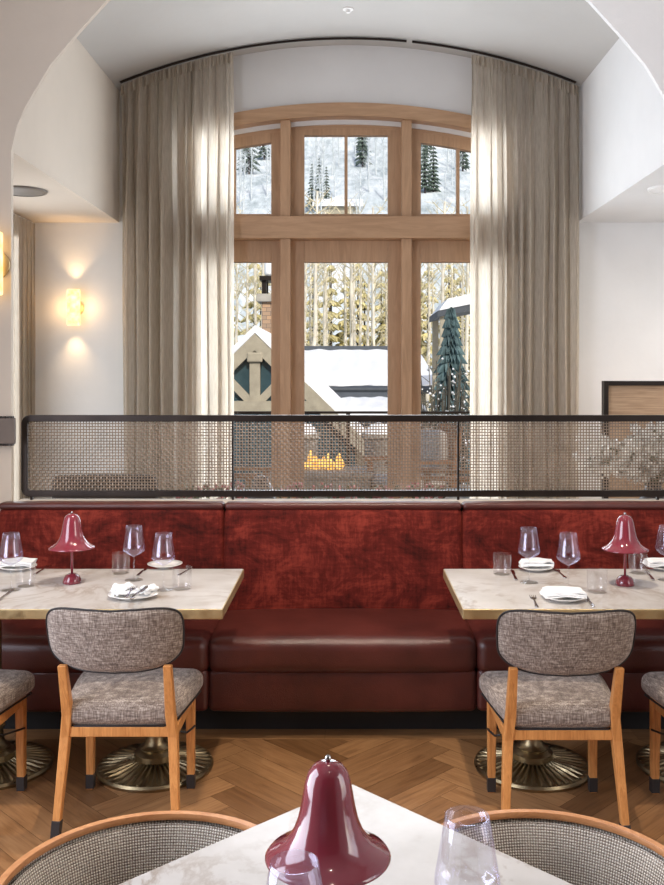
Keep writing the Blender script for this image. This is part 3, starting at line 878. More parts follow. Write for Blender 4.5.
lay(fork, 537, 608, 532, 595, 'steel fork left of the front napkin plate on the right table')
lay(knife, 594, 608, 583, 594, 'steel knife right of the front napkin plate on the right table')
lay(knife, 653, 580, 646, 571, 'steel knife between tumbler and plate at the right frame edge')

# ------------------------------------------------------------------ dining chairs
def dining_chair():
    r = empty('dining_chair', (0, 0, 0), 0, 'x', 'chair')
    # seat cushion, wider at the front
    c = cushion(-.215, .215, -.165, .235, .378, .462, .034, .014, 8, 8, 3)
    def tp(p):
        t = (p[1] + .165) / .40; k = .89 + .22 * min(1, max(0, t))
        zz = p[2] + .012 * max(0, t) * 0
        return (p[0] * k, p[1], zz)
    c.v = [tp(p) for p in c.v]
    st = c.build('seat', M['tweed'], r, smooth=True)
    ring = [tp(p) for p in [( -.213, -.163, .378), (.213, -.163, .378), (.213, .233, .378), (-.213, .233, .378)]]
    P = []
    for k in range(4):
        a, b = Vector(ring[k]), Vector(ring[(k + 1) % 4])
        for t in (.08, .5, .92): P.append(a.lerp(b, t))
    MB().tube(P, .0035, 6, closed=True).build('seat_piping', M['piping'], st, smooth=True)
    # backrest: kidney outline, curved in plan, leaning
    import functools
    def outline(n=72):
        pts = []
        for k in range(n):
            a = 2 * PI * k / n; ca, sa = math.cos(a), math.sin(a)
            e = .44
            X = .240 * (abs(ca) ** e) * (1 if ca >= 0 else -1)
            Z = (.113 if sa > 0 else .116) * (abs(sa) ** (.46 if sa > 0 else .58)) * (1 if sa >= 0 else -1)
            if sa > 0: Z += (.016 * (abs(X) / .24) ** 1.5 - .010) * min(1, sa * 1.6)
            else:
                Z += (-.010 + .020 * (abs(X) / .235) ** 2) * min(1, -sa * 1.6); 
            X *= (1 - .035 * (1 - (Z + .1) / .2))
            pts.append((X, Z))
        return pts
    O = outline()
    def bend(X, Z, dy):   # dy: + front
        zc = .714 + Z
        y = -.205 - (zc - .62) * .28 + .0 + dy
        y -= .055 * (1 - (X / .235) ** 2) - .03
        return Vector((X, y, zc))
    def face(dy0, puff, name, mat, par):
        m = MB(); R = 9; n = len(O); vs = []; fs = []
        for j in range(R + 1):
            t = j / R
            for X, Z in O:
                vs.append(bend(X * t, Z * t, dy0 + puff * math.sqrt(max(0, 1 - t ** 2.6))))
        for j in range(R):
            for k in range(n):
                k2 = (k + 1) % n
                if j == 0: 
                    if k == 0: pass
                fs.append((j*n+k, j*n+k2, (j+1)*n+k2, (j+1)*n+k))
        m.add(vs, fs); return m
    f1 = face(.006, .022, '', None, None); f2 = face(-.006, -.016, '', None, None)
    m = MB(); m.add(f1.v, f1.f); m.add(f2.v, f2.f)
    n = len(O); vs = [bend(X, Z, .006) for X, Z in O] + [bend(X, Z, -.006) for X, Z in O]
    m.add(vs, [(k, (k + 1) % n, n + (k + 1) % n, n + k) for k in range(n)])
    bk = m.build('backrest', M['tweed'], r, smooth=True, weld=True)
    MB().tube([bend(X * 1.008, Z * 1.008, -.004) for X, Z in O], .0042, 6, closed=True).build('backrest_piping', M['piping'], bk, smooth=True)
    # rear posts / legs
    for s in (-1, 1):
        m = MB(); pts = [(s * .212, -.205, 0), (s * .192, -.150, .34), (s * .183, -.156, .42), (s * .184, -.216, .612)]
        ws = [(.026, .03), (.034, .042), (.034, .042), (.030, .026)]
        vs = []
        for (px_, py_, pz_), (w, d) in zip(pts, ws):
            for a, b in ((-1, -1), (1, -1), (1, 1), (-1, 1)): vs.append((px_ + a * w / 2, py_ + b * d / 2, pz_))
        fs = [(0, 3, 2, 1), (12, 13, 14, 15)]
        for k in range(3):
            for j in range(4): fs.append((k*4+j, k*4+(j+1)%4, k*4+4+(j+1)%4, k*4+4+j))
        # dark cap
        lg = m.add(vs, fs).build('leg', M['oak'], r, bevel=.004)
        cp = MB().bar((s * .212, -.205, .0), (s * .2085, -.195, .06), .030, .034, wx2=.0315, wy2=.037)
        cp.build('foot_cap', M['cap'], lg, bevel=.002)
        m = MB().bar((s * .198, .19, 0), (s * .196, .185, .37), .028, .028, wx2=.036, wy2=.036)
        lg = m.build('leg', M['oak'], r, bevel=.004)
        MB().bar((s * .198, .19, .004), (s * .1977, .189, .06), .0315, .0315, wx2=.033, wy2=.033).build('foot_cap', M['cap'], lg, bevel=.002)
        MB().box(s * .195 - .012, s * .195 + .012, -.14, .18, .335, .375).build('side_rail', M['oak'], r, bevel=.003)
        MB().tube([(s * .215, -.13, .345), (s * .217, -.02, .30), (s * .217, .10, .27), (s * .214, .178, .25)], .004, 8).build('brace', M['black'], r, smooth=True)
    MB().box(-.185, .185, -.166, -.142, .340, .376, bev=.003).build('rear_rail', M['oak'], r)
    MB().box(-.185, .185, .172, .196, .335, .375, bev=.003).build('front_rail', M['oak'], r)
    return r
ch = dining_chair(); GC = 'tweed dining chairs with oak legs'
ch.location = (-.815, 3.47, 0); ch['group'] = GC; ch.rotation_euler = (0, 0, .0)
ch['label'] = 'grey tweed dining chair, whole, tucked at the left banquette table'
dup(ch, (.757, 3.44, 0), 0, 'grey tweed dining chair, whole, tucked at the right banquette table', GC)
dup(ch, (-1.485, 3.46, 0), -.06, 'grey tweed dining chair cut by the left frame edge', GC)
dup(ch, (1.40, 3.44, 0), .05, 'grey tweed dining chair cut by the right frame edge', GC)

# ------------------------------------------------------------------ barrel armchairs
def barrel_chair():
    r = empty('barrel_armchair', (0, 0, 0), 0, 'x', 'armchair')
    # local: faces +Y, back at -Y
    N = 60
    def path(t):   # t 0..1 along the U
        Rr = .277; arm = .17
        Ltot = PI * Rr + 2 * arm; d = t * Ltot
        if d < arm: return Vector((-Rr, arm - d, 0)), Vector((-1, 0, 0)), d
        if d > Ltot - arm: return Vector((Rr, d - (Ltot - arm), 0)), Vector((1, 0, 0)), d
        a = PI + (d - arm) / Rr
        return Vector((Rr * math.cos(a), Rr * math.sin(a), 0)), Vector((math.cos(a), math.sin(a), 0)), d
    def H(t): return .690 + .010 * math.sin(PI * t)
    # rim: rounded rectangular section
    sec = [(-.007, -.007), (.007, -.007), (.009, .0), (.007, .006), (-.007, .006), (-.009, 0)]
    m = MB(); ns = len(sec)
    vs = []
    for k in range(N + 1):
        p_, o_n, d = path(k / N)
        for a, b in sec: vs.append(p_ + o_n * a + Vector((0, 0, H(k / N) + b)))
    fs = [(k*ns+j, k*ns+(j+1)%ns, (k+1)*ns+(j+1)%ns, (k+1)*ns+j) for k in range(N) for j in range(ns)]
    fs += [tuple(range(ns)), tuple(N * ns + j for j in range(ns))]
    m.add(vs, fs); m.build('rim', M['oak_rim'], r, auto=.9)
    def inner(u, v):
        p_, o_n, d = path(u); z = .40 + (H(u) - .012 - .40) * v
        return p_ + o_n * (-.012 - .045 * (1 - v) ** .8 - .012 * math.sin(PI * v)) + Vector((0, 0, z))
    def outer(u, v):
        p_, o_n, d = path(u); z = .36 + (H(u) - .012 - .36) * v
        return p_ + o_n * (.008 - .03 * (1 - v)) + Vector((0, 0, z))
    uvf = lambda u, v: (path(u)[2] * 1.0, v * .3)
    m = MB().grid(inner, N, 12, uvf); m.build('inner_upholstery', M['basket'], r, smooth=True)
    m = MB().grid(outer, N, 6, uvf)
    m.grid(lambda u, v: inner(u, 0) * (1 - v) + outer(u, 0) * v, N, 1, uvf)
    for e in (0, 1): m.grid(lambda u, v, e=e: inner(e, u) * (1 - v) + outer(e, u) * v, 6, 1, lambda u, v: (v * .05, u * .3))
    m.build('outer_shell', M['basket'], r, smooth=True)
    c = cushion(-.225, .225, -.235, .22, .37, .455, .035, .015, 6, 6, 2)
    c.v = [(p[0] * (1 if p[1] > -.05 else math.sqrt(max(.2, 1 - ((-.05 - p[1]) / .26) ** 2))), p[1], p[2]) for p in c.v]
    c.build('seat', M['tweed'], r, smooth=True)
    MB().box(-.2, .2, -.2, .2, .33, .372, bev=.004).build('seat_frame', M['oak'], r)
    for sx in (-1, 1):
        for sy in (-1, 1):
            MB().bar((sx * .2, sy * .2, 0), (sx * .19, sy * .18, .36), .024, .024, wx2=.038, wy2=.038).build('leg', M['oak'], r, bevel=.003)
    return r
ac = barrel_chair(); GA = 'woven barrel armchairs at the foreground table'
ac.location = (-.357, 1.688, 0); ac.rotation_euler = (0, 0, math.radians(-134 + 0))
ac['label'] = 'woven barrel armchair with oak rim at bottom left'; ac['group'] = GA
dup(ac, (.365, 1.695, 0), math.radians(136), 'woven barrel armchair with oak rim at bottom right', GA)

# ------------------------------------------------------------------ room beyond the screen
# grasscloth panel in a dark frame
pn = empty('room_divider', (2.66, 6.0, 0), -.07, 'brown grasscloth divider panel in dark metal frame behind the white flowers', 'room divider')
w_ = 1.0
MB().box(-w_ + .03, w_ - .65, -.008, .008, .1, 1.555).build('panel', M['grasscloth'], pn)
m = MB().box(-w_, -w_ + .03, -.04, .04, 0, 1.585).box(w_ - .65, w_ - .62, -.04, .04, 0, 1.585).box(-w_ + .03, w_ - .65, -.04, .04, 1.555, 1.585).box(-w_ + .03, w_ - .65, -.04, .04, .07, .1)
m.build('frame', M['bronze_dark'], pn, bevel=.003)
# console table with vase of white blossom
cs = empty('console_table', (1.9, 5.45, 0), 0, 'brown timber console table behind the screen at right', 'console table')
MB().box(-.55, .55, -.2, .2, .78, .82, bev=.004).build('top', M['timber_brown'], cs)
for sx in (-.5, .5):
    for sy in (-.16, .16): MB().box(sx - .02, sx + .02, sy - .02, sy + .02, 0, .78).build('leg', M['timber_brown'], cs)
fl = empty('flower_arrangement', (1.78, 5.42, .82), 0, 'large vase of white blossom branches behind the mesh screen', 'flowers')
MB().lathe([(0, 0), (.05, 0), (.075, .02), (.085, .07), (.06, .13), (.045, .16), (.055, .18), (.05, .178), (.04, .16), (0, .12)], seg=32).build('vase', M['ceramic_dark'], fl, smooth=True)
rnd = random.Random(4); st = MB(); lf = MB(); bl = MB()
def blob(m, c, r, seg=5):
    m.lathe([(0, -r), (r * .8, -r * .5), (r, .0), (r * .75, r * .6), (0, r)], c, seg)
def leafq(m, c, d, w):
    d = Vector(d); s_ = d.cross(Vector((rnd.uniform(-1, 1), rnd.uniform(-1, 1), rnd.uniform(-1, 1))))
    s_.normalize(); c = Vector(c); s_ *= w
    m.add([c, c + d * .5 + s_, c + d, c + d * .5 - s_], [(0, 1, 2, 3)])
for k in range(64):
    az = rnd.uniform(0, 2 * PI); rad = rnd.uniform(.05, .5); el = rnd.uniform(.2, .5) - rad * .25
    if math.cos(az) < 0 and rad > .44: rad = .44
    tip = Vector((rad * math.cos(az), rad * math.sin(az) * .75, .17 + el * .62 + .04))
    a = Vector((0, 0, .14)); mid = a.lerp(tip, .5) + Vector((0, 0, .06))
    st.tube([a, mid, tip], [.003, .0025, .0015], 5)
    for q in range(22):
        t = rnd.uniform(.35, 1.05); p_ = (a.lerp(mid, t * 2) if t < .5 else mid.lerp(tip, t * 2 - 1)) + Vector((rnd.gauss(0, .035), rnd.gauss(0, .035), rnd.gauss(0, .03)))
        if rnd.random() < .78:
            for pe in range(5):
                an = pe * 2 * PI / 5; leafq(bl, p_, Vector((math.cos(an), rnd.uniform(-.5, .2), math.sin(an))) * .034, .014)
        else: leafq(lf, p_, Vector((rnd.uniform(-1, 1), rnd.uniform(-1, 1), rnd.uniform(-.6, .8))) * .05, .013)
st.build('stems', M['leaf'], fl); lf.build('leaves', M['leaf'], fl)['kind'] = 'stuff'; bl.build('blossom', M['petal'], fl)['kind'] = 'stuff'
# dark low chair back at left, planter of pink blooms along the window
lc = empty('lounge_chair', (-1.62, 6.2, 0), 0, 'dark low-backed lounge chair beyond the left end of the screen', 'chair')
cushion(-.33, .35, -.08, .02, .42, .955, .03, .01, 6, 2, 4).build('backrest', M['dark_fabric'], lc, smooth=True)
cushion(-.33, .35, .02, .5, .3, .44, .03, .01, 6, 4, 2).build('seat', M['dark_fabric'], lc, smooth=True)
for sx in (-.28, .3):
    for sy in (-.04, .45): MB().box(sx - .018, sx + .018, sy - .018, sy + .018, 0, .31).build('leg', M['bronze_dark'], lc)
plr = empty('planter', (-.25, 6.35, 0), 0, 'long planter of dusty pink blooms seen low through the mesh screen', 'planter')
MB().box(-.95, .95, -.12, .12, 0, .72, bev=.006).build('trough', M['dark_fabric'], plr)
lf = MB(); bl = MB()
for k in range(420):
    c = Vector((rnd.uniform(-.9, .9), rnd.uniform(-.1, .1), .72 + rnd.uniform(.0, .14)))
    leafq(lf, c, Vector((rnd.uniform(-1, 1), rnd.uniform(-1, 1), rnd.uniform(.1, 1))) * .05, .012)
    if k % 2: blob(bl, c + Vector((0, 0, .02)), rnd.uniform(.01, .02))
lf.build('leaves', M['leaf'], plr)['kind'] = 'stuff'; bl.build('blooms', M['petal_pink'], plr)['kind'] = 'stuff'
vs_ = empty('vase', ((265 - CX) * 6.25 / F, 6.0, 0), 0, 'dark round vase on a stand seen through the mesh left of the flames', 'vase')
MB().lathe([(0, .74), (.05, .74), (.08, .78), (.09, .83), (.07, .9), (.045, .94), (.05, .97), (.04, .97), (0, .9)], seg=28).build('body', M['ceramic_dark'], vs_, smooth=True)
MB().lathe([(0, 0), (.14, 0), (.14, .02), (.03, .04), (.03, .7), (.13, .72), (.13, .74), (0, .74)], seg=28).build('stand', M['bronze_dark'], vs_, auto=.6)

# ------------------------------------------------------------------ outside
YR = 13.6
struct(MB().box(-14, 14, YW + .22, YR + .3, -.25, -.02).build('patio', M['paving']))
# railing
rl = empty('railing', (0, YR, 0), 0, 'dark metal railing at the patio edge beyond the doors', 'railing')
MB().box(-9, 9, -.025, .025, 1.05, 1.085).build('top_rail', M['bronze_dark'], rl)
MB().box(-9, 9, -.015, .015, .12, .15).build('bottom_rail', M['bronze_dark'], rl)
MB().box(-9, 9, -.015, .015, .93, .95).build('middle_rail', M['bronze_dark'], rl)
for k in range(7):
    x = -9 + 3 * k; MB().box(x - .03, x + .03, -.03, .03, -.02, 1.05).build('post', M['bronze_dark'], rl)
m = MB()
for k in range(-22, 23): x = k * .12; m.box(x - .007, x + .007, -.007, .007, .15, .93)
for k in range(-22, 22): x = k * .12 + .06; m.lathe([(0.022, -.006), (.034, -.006), (.034, .006), (.022, .006), (.022, -.006)], (0, 0, 0), 12, Matrix.Translation((x, 0, .985)) @ Matrix.Rotation(PI / 2, 4, 'X'))
b_ = m.build('balusters', M['bronze_dark'], rl)
b_['kind'] = 'stuff'
# fire table
ftb = empty('fire_table', (-.36, 11.3, -.02), 0, 'pale concrete fire table with open flames on the patio', 'fire pit')
MB().box(-.62, .62, -.4, .4, 0, .43, bev=.02).box(-.66, .66, -.44, .44, .43, .49, bev=.01).build('table_body', M['concrete'], ftb)
for k in range(11):
    x = -.27 + .054 * k + rnd.uniform(-.02, .02); h = .09 + .15 * rnd.random(); q_ = rnd.uniform(.8, 1.5)
    MB().lathe([(0, 0), (.035 * q_, .02), (.042 * q_, h * .3), (.028 * q_, h * .65), (.012 * q_, h * .9), (0, h)], (x, rnd.uniform(-.08, .08), .49), 10, rfun=lambda a, z: 1 + .2 * math.sin(3 * a + z * 30)).build('flame', M['flame'], ftb, smooth=True)
def patio_chair(x, y, rz, label):
    r = empty('patio_armchair', (x, y, -.02), rz, label, 'armchair', 'timber patio armchairs')
    for s in (-1, 1):
        MB().bar((s * .34, .36, 0), (s * .34, .36, .62), .06, .06).build('leg', M['timber_brown'], r)
        MB().bar((s * .34, -.36, 0), (s * .34, -.46, .98), .06, .07).build('leg', M['timber_brown'], r)
        MB().box(s * .34 - .05, s * .34 + .05, -.42, .44, .62, .66, bev=.008).build('armrest', M['timber_brown'], r)
    MB().box(-.34, .34, -.38, .38, .28, .34).build('seat_frame', M['timber_brown'], r)
    mm = Matrix.Translation((0, -.40, .4)) @ Matrix.Rotation(math.radians(12), 4, 'X')
    m = MB()
    for k in range(7): m.box(-.27 + k * .09 - .035, -.27 + k * .09 + .035, -.012, .012, 0, .66, mat=mm)
    m.build('back_slats', M['timber_brown'], r)
    cushion(-.3, .3, -.34, .38, .34, .47, .04, .02, 4, 4, 2).build('seat_cushion', M['cushion'], r, smooth=True)
    c = cushion(-.29, .29, -.36, -.24, .46, .98, .05, .02, 4, 2, 4); c.build('back_cushion', M['cushion'], r, smooth=True)
    return r
pc = patio_chair(-1.28, 9.6, math.radians(-100), 'timber patio armchair with pale cushions left of the fire table')
dup(pc, (1.05, 9.3, -.02), math.radians(70), 'timber patio armchair with pale cushions right of the centre door')
dup(pc, (.72, 10.9, -.02), math.radians(110), 'timber patio armchair with pale cushions farther off beside the fire table')
for k, (x, lab) in enumerate(((-.62, 'pale stone planter block just left of the flames on the patio'), (.42, 'pale stone planter block right of the flames at the railing'))):
    p_ = empty('stone_planter', (x, 12.7, -.02), 0, lab, 'planter', 'stone planters by the railing')
    MB().lathe([(0, 0), (.16, 0), (.2, .08), (.2, .75), (.23, .78), (.23, .84), (.19, .84), (.19, .78), (0, .78)], seg=24).build('pot', M['concrete'], p_, auto=.6)
    MB().lathe([(.19, .8), (.17, .9), (.1, .97), (0, .99)], seg=20, rfun=lambda a, z: 1 + .1 * math.sin(4 * a)).build('snow_cap', M['snow'], p_, smooth=True)

# grey timber gable
gY = 18.0
def gp(px, py, Y=gY): return ((px - CX) * Y / F, CH - (py - CY) * Y / F)
ax_, az_ = gp(255.5, 334)
gb = empty('gabled_pavilion', (ax_, gY, -3), 0, 'grey timber gable with snow on its roof seen through the left door pane', 'building')
h0 = az_ + 3; sl = .97; half_w = 1.95; th = .16
ch_z = CH - (404 - CY) * gY / F + 3
m = MB()
for s in (-1, 1):
    m.prism([(0, h0), (s * (half_w + .3), h0 - sl * (half_w + .3)), (s * (half_w + .3), h0 - sl * (half_w + .3) - .32), (0, h0 - .32)], -.18, -.04)
m.build('rake_boards', M['timber_grey'], gb)
m = MB()
for s in (-1, 1):
    m.bar((0, -.08, h0 - 1.40), (s * .62, -.08, h0 - .76), .15, .1, up=(0, 1, 0))
m.build('braces', M['timber_grey'], gb)
MB().box(-.1, .1, -.14, -.02, ch_z - .1, h0 - .3).box(-.15, .15, -.2, -.02, h0 - .55, h0 - .36, bev=.03).build('king_post', M['timber_grey'], gb)
MB().box(-1.2, 1.2, -.17, -.0, ch_z - .14, ch_z + .06).build('tie_beam', M['timber_grey'], gb)
MB().prism([(0, h0 - .3), (half_w, h0 - .3 - sl * half_w), (half_w, 0), (-half_w, 0), (-half_w, h0 - .3 - sl * half_w)], 0, .1).build('gable_glazing', M['dark_glass'], gb)
m = MB()
for s in (-1, 1): m.prism([(0, h0 + .02), (s * (half_w + .34), h0 - sl * (half_w + .34)), (s * (half_w + .34), h0 - sl * (half_w + .34) + .16), (0, h0 + .17)], -.1, 6)
m.build('snow_layer', M['snow'], gb, smooth=False)
MB().box(-half_w, half_w, .1, 5.8, 0, h0 - sl * half_w - .2).build('walls', M['timber_grey'], gb)

# stone chimney with lantern cap
x, z = gp(262, 296, 22); cm = empty('stone_chimney', (x, 26.2, -3), 0, 'stacked stone chimney with metal cap behind the grey gable', 'chimney')
zt = CH - (303 - CY) * 26.2 / F + 3
MB().box(-.36, .55, -.4, .4, 0, zt).build('stack', M['stone'], cm)
MB().box(-.5, .7, -.52, .52, zt, zt + .22, bev=.02).build('cap_slab', M['concrete'], cm)
m = MB()
for a in (-.3, .45):
    for b in (-.3, .3): m.box(a - .06, a + .06, b - .06, b + .06, zt + .22, zt + .6)
m.build('cap_posts', M['bronze_dark'], cm)
MB().box(-.42, .58, -.45, .45, zt + .6, zt + .72).build('cap_lid', M['bronze_dark'], cm)
MB().box(-.3, .45, -.35, .35, zt + .72, zt + 1.15, bev=.1).build('cap_snow', M['snow'], cm)

# long snow roofs in the centre pane
def snow_roof(name, x0, x1, ye, ze, yr, zr, label, snow_th=.28):
    r = empty(name, ((x0 + x1) / 2, (ye + yr) / 2, -4), 0, label, 'building')
    a, b = x0 - (x0 + x1) / 2, x1 - (x0 + x1) / 2; ym = (ye + yr) / 2; e, q = ye - ym, yr - ym
    e0, q0 = ze + 4, zr + 4
    MB().box(a + .3, b - .3, e + .5, q * 2 + .3, 0, e0 - .2).build('walls', M['timber_grey'], r)
    MB().prism([(e, e0), (q, q0), (q * 2 + (-e), e0), (q * 2 - e, e0 - .2), (q, q0 - .2), (e, e0 - .2)], a, b, 'x').build('roof', M['slate'], r)
    def fn(u, v):
        x_ = a + .05 + (b - a - .1) * u
        ed = .35 * noise.noise(Vector((u * 14, 3.3, x0))) if v < .05 else 0
        y_ = (e + .25) + (q - e - .25) * v + ed * .6
        zz = e0 + (q0 - e0) * (y_ - e) / (q - e)
        th_ = snow_th * min(1, v * 9 + .1) + .05 * noise.noise(Vector((u * 10, v * 4, 1)))
        return Vector((x_, y_, zz + max(.03, th_)))
    m = MB().grid(fn, 60, 14)
    m.grid(lambda u, v: Vector((fn(u, 0).x, fn(u, 0).y, e0 + (q0 - e0) * (fn(u, 0).y - e) / (q - e) + (fn(u, 0).z - (e0 + (q0 - e0) * (fn(u, 0).y - e) / (q - e))) * v)), 60, 1)
    m.build('snow_blanket', M['snow'], r, smooth=True)
    MB().box(a, b, q - .12, q + .12, q0 - .1, q0 + snow_th + .12).build('ridge_cap', M['slate'], r)
    MB().tube([(a, e - .05, e0 - .08), (b, e - .05, e0 - .08)], .09, 8).build('gutter', M['slate'], r)
    return r
def zy(py, Y): return CH - (py - CY) * Y / F
snow_roof('lodge_roof', -1.75, 2.6, 27, zy(387, 27), 34, zy(357, 34), 'long snow-covered lodge roof in the centre door pane, upper of two')
snow_roof('lodge_roof', -.92, 1.8, 20.0, zy(417, 20.0), 24.5, zy(403, 24.5), 'snow-covered lean-to roof in the centre door pane, lower of two', .16)
pv = empty('snow_shelter', (2.95, 24, -3), 0, 'open shelter with sloping snow roof behind the blue spruce in the right door pane', 'building')
MB().prism([(-.75, zy(314, 24) + 3), (1.6, zy(296, 24) + 3), (1.6, zy(296, 24) + 2.85), (-.75, zy(314, 24) + 2.85)], -1.2, 1.2).build('roof', M['slate'], pv)
MB().prism([(-.72, zy(314, 24) + 3.01), (1.6, zy(296, 24) + 3.01), (1.6, zy(296, 24) + 3.25), (-.5, zy(314, 24) + 3.3)], -1.22, 1.2).build('snow_blanket', M['snow'], pv)
for px_ in (-.6, 1.45):
    for py_ in (-1, 1): MB().box(px_ - .08, px_ + .08, py_ - .08, py_ + .08, 0, zy(314, 24) + 2.9).build('post', M['timber_grey'], pv)

# ground and hills
def hz(x, y):
    if y < 62: return -3 - 1 * math.sin(x * .03)
    t = y - 62
    return -3 + .40 * t + 5 * noise.noise(Vector((x * .012, y * .012, 0))) + 1.4 * noise.noise(Vector((x * .06, y * .06, 3)))
m = MB().grid(lambda u, v: Vector((-240 + 480 * u, 14 + 420 * v ** 1.3, hz(-240 + 480 * u, 14 + 420 * v ** 1.3))), 80, 90)
hl = m.build('hillside', M['hill'], smooth=True); hl['kind'] = 'structure'; hl['label'] = 'snowy wooded hillside beyond the window'

# trees
def conifer(name, mat, h=9, seed=0, tiers=15, nb=11):
    rn = random.Random(seed); r = empty(name, (0, 0, 0), 0, 'x', 'tree')
    MB().tube([(0, 0, -.4), (0, 0, h * .95)], [.16, .03], 7).build('trunk', M['ceramic_dark'], r)
    m = MB()
    for k in range(tiers):
        t = k / tiers; z = h * (.1 + .88 * t); R = h * .14 * (1 - t) ** .85 + .12
        for b in range(nb):
            a = 2 * PI * (b + rn.random() * .8) / nb; l = R * rn.uniform(.7, 1.12)
            d = Vector((math.cos(a), math.sin(a), 0)); s_ = Vector((-d.y, d.x, 0)) * (l * 2.2 / nb + .03)
            base = Vector((0, 0, z + .25)); tip = d * l + Vector((0, 0, z - l * .32))
            mid = base.lerp(tip, .55) + Vector((0, 0, .10))
            m.add([base, mid + s_, tip, mid - s_, mid + Vector((0, 0, -.25))], [(0, 1, 2), (0, 2, 3), (0, 4, 1), (1, 4, 2), (2, 4, 3), (3, 4, 0)])
    m.build('crown', mat, r); return r
def aspen(name, h=9, seed=0, mat='bark_white', tw='twig', dens=1):
    rn = random.Random(seed); r = empty(name, (0, 0, 0), 0, 'x', 'tree')
    P = []; x = y = 0
    for k in range(8): P.append(Vector((x, y, -.4 + (h + .4) * k / 7))); x += rn.gauss(0, .05); y += rn.gauss(0, .05)
    MB().tube(P, [.13 - .012 * k for k in range(8)], 7).build('trunk', M[mat], r, smooth=True)
    m = MB()
    for k in range(int(34 * dens)):
        t = rn.uniform(.18, 1); z = h * t; i = min(6, int(t * 7)); p0 = P[i].lerp(P[i + 1], t * 7 - i)
        a = rn.uniform(0, 2 * PI); l = rn.uniform(.5, 1.5) * (1.25 - t * .7)
        d = Vector((math.cos(a), math.sin(a), rn.uniform(.3, 1.1))) * l
        p1 = p0 + d * .5 + Vector((0, 0, .05)); p2 = p0 + d + Vector((0, 0, .2 * l))
        m.tube([p0, p1, p2], [.03, .018, .008], 4, cap=False)
        for q in range(4):
            s = p0.lerp(p2, rn.uniform(.4, 1)); m.tube([s, s + Vector((rn.gauss(0, .3), rn.gauss(0, .3), rn.uniform(0, .5)))], [.012, .006], 3, cap=False)
    m.build('branches', M[tw], r); return r
rt_ = random.Random(77)
def place(protos, n, xr, yr, label, group, sc=(.8, 1.2), first=None):
    for k in range(n):
        pr = protos[k % len(protos)]
        rows = max(1, round(math.sqrt(n * (yr[1] - yr[0]) / (xr[1] - xr[0])))); per = math.ceil(n / rows)
        y = yr[0] + (yr[1] - yr[0]) * (k // per + .5 + rt_.uniform(-.3, .3)) / rows
        x = (xr[0] + (xr[1] - xr[0]) * (k % per + .5 + rt_.uniform(-.35, .35)) / per) * (y / yr[1] if yr[1] > 60 else 1)
        s = rt_.uniform(*sc); loc = (x, y, hz(x, y) - .1)
        if k < len(protos) and not pr.get('done'):
            pr.location = loc; pr.scale = (s, s, s); pr['label'] = label; pr['group'] = group; o = pr
        else: o = dup(pr, loc, rt_.uniform(0, 6), label, group, s)
def clear(protos):
    for p in protos: pass
asp = [aspen('aspen_tree', 12.5, k) for k in range(4)]
place(asp, 60, (-8, 9), (37, 52), 'bare white-trunked aspen behind the snowy roofs', 'aspens behind the roofs', (.85, 1.0))
oli = [conifer('evergreen_tree', M['needle_yellow'], 12, k) for k in range(3)]
place(oli, 45, (-9, 10), (53, 62), 'olive winter evergreen standing behind the aspens', 'evergreens behind the aspens', (.85, 1.05))
gre = [conifer('spruce_tree', M['needle'], 10, 20 + k) for k in range(2)]
place(gre, 9, (-34, 34), (150, 190), 'dark green spruce on the snowy hillside in the upper lights', 'spruces on the hillside', (.7, 1.3))
fro = [aspen('hazy_tree', 8, 40 + k, 'twig_hazy', 'twig_hazy', 1.2) for k in range(3)]
place(fro, 70, (-34, 34), (95, 180), 'haze-pale bare tree on the snowy hillside in the upper lights', 'haze-pale trees on the hillside', (.7, 1.2))
def stand(proto, px, py_base, Y, s, label, group):
    x = (px - CX) * Y / F; return dup(proto, (x, Y, hz(x, Y) - .1), 1.0, label, group, s)
stand(gre[0], 249, 0, 150, 1.5, 'large single dark spruce in the upper left light', 'lone spruces')
for k, px in enumerate((312, 319, 326)):
    x = (px - CX) * 118 / F; dup(gre[k % 2], (x, 118 + k, hz(x, 118) + .4), k, 'small dark spruce in a clump of three in the upper centre light', 'clump of three spruces', .62 + .1 * (k == 1))
for k, px in enumerate((425, 434)):
    x = (px - CX) * 125 / F; dup(gre[k % 2], (x, 125 + k, hz(x, 125) - .1), k, 'green spruce of a pair in the upper right light', 'pair of spruces at upper right', .85)
bs = conifer('blue_spruce', M['needle_blue'], 7, 91, 30, 22); bs.location = (2.25, 26.5, -3); bs['label'] = 'blue spruce in the right door pane below the pavilion roof'
bs.location = (2.22, 20, -3); bs.scale = (.9, .9, .88)
# far cabin
x = (338 - CX) * 112 / F
cb = empty('cabin', (x, 112, hz(x, 112) - .5), 0, 'far cabin with long snowy roof in the upper centre light', 'building')
zc = zy(209, 112) - (hz(x, 112) - .5)
MB().box(-2.6, 2.6, -1.5, 1.5, 0, zc).build('walls', M['timber_grey'], cb)
MB().prism([(-2, zc), (0, zc + .8), (2, zc), (2, zc + .4), (0, zc + 1.2), (-2, zc + .4)], -3, 3, 'x').build('snow_roof', M['snow'], cb)
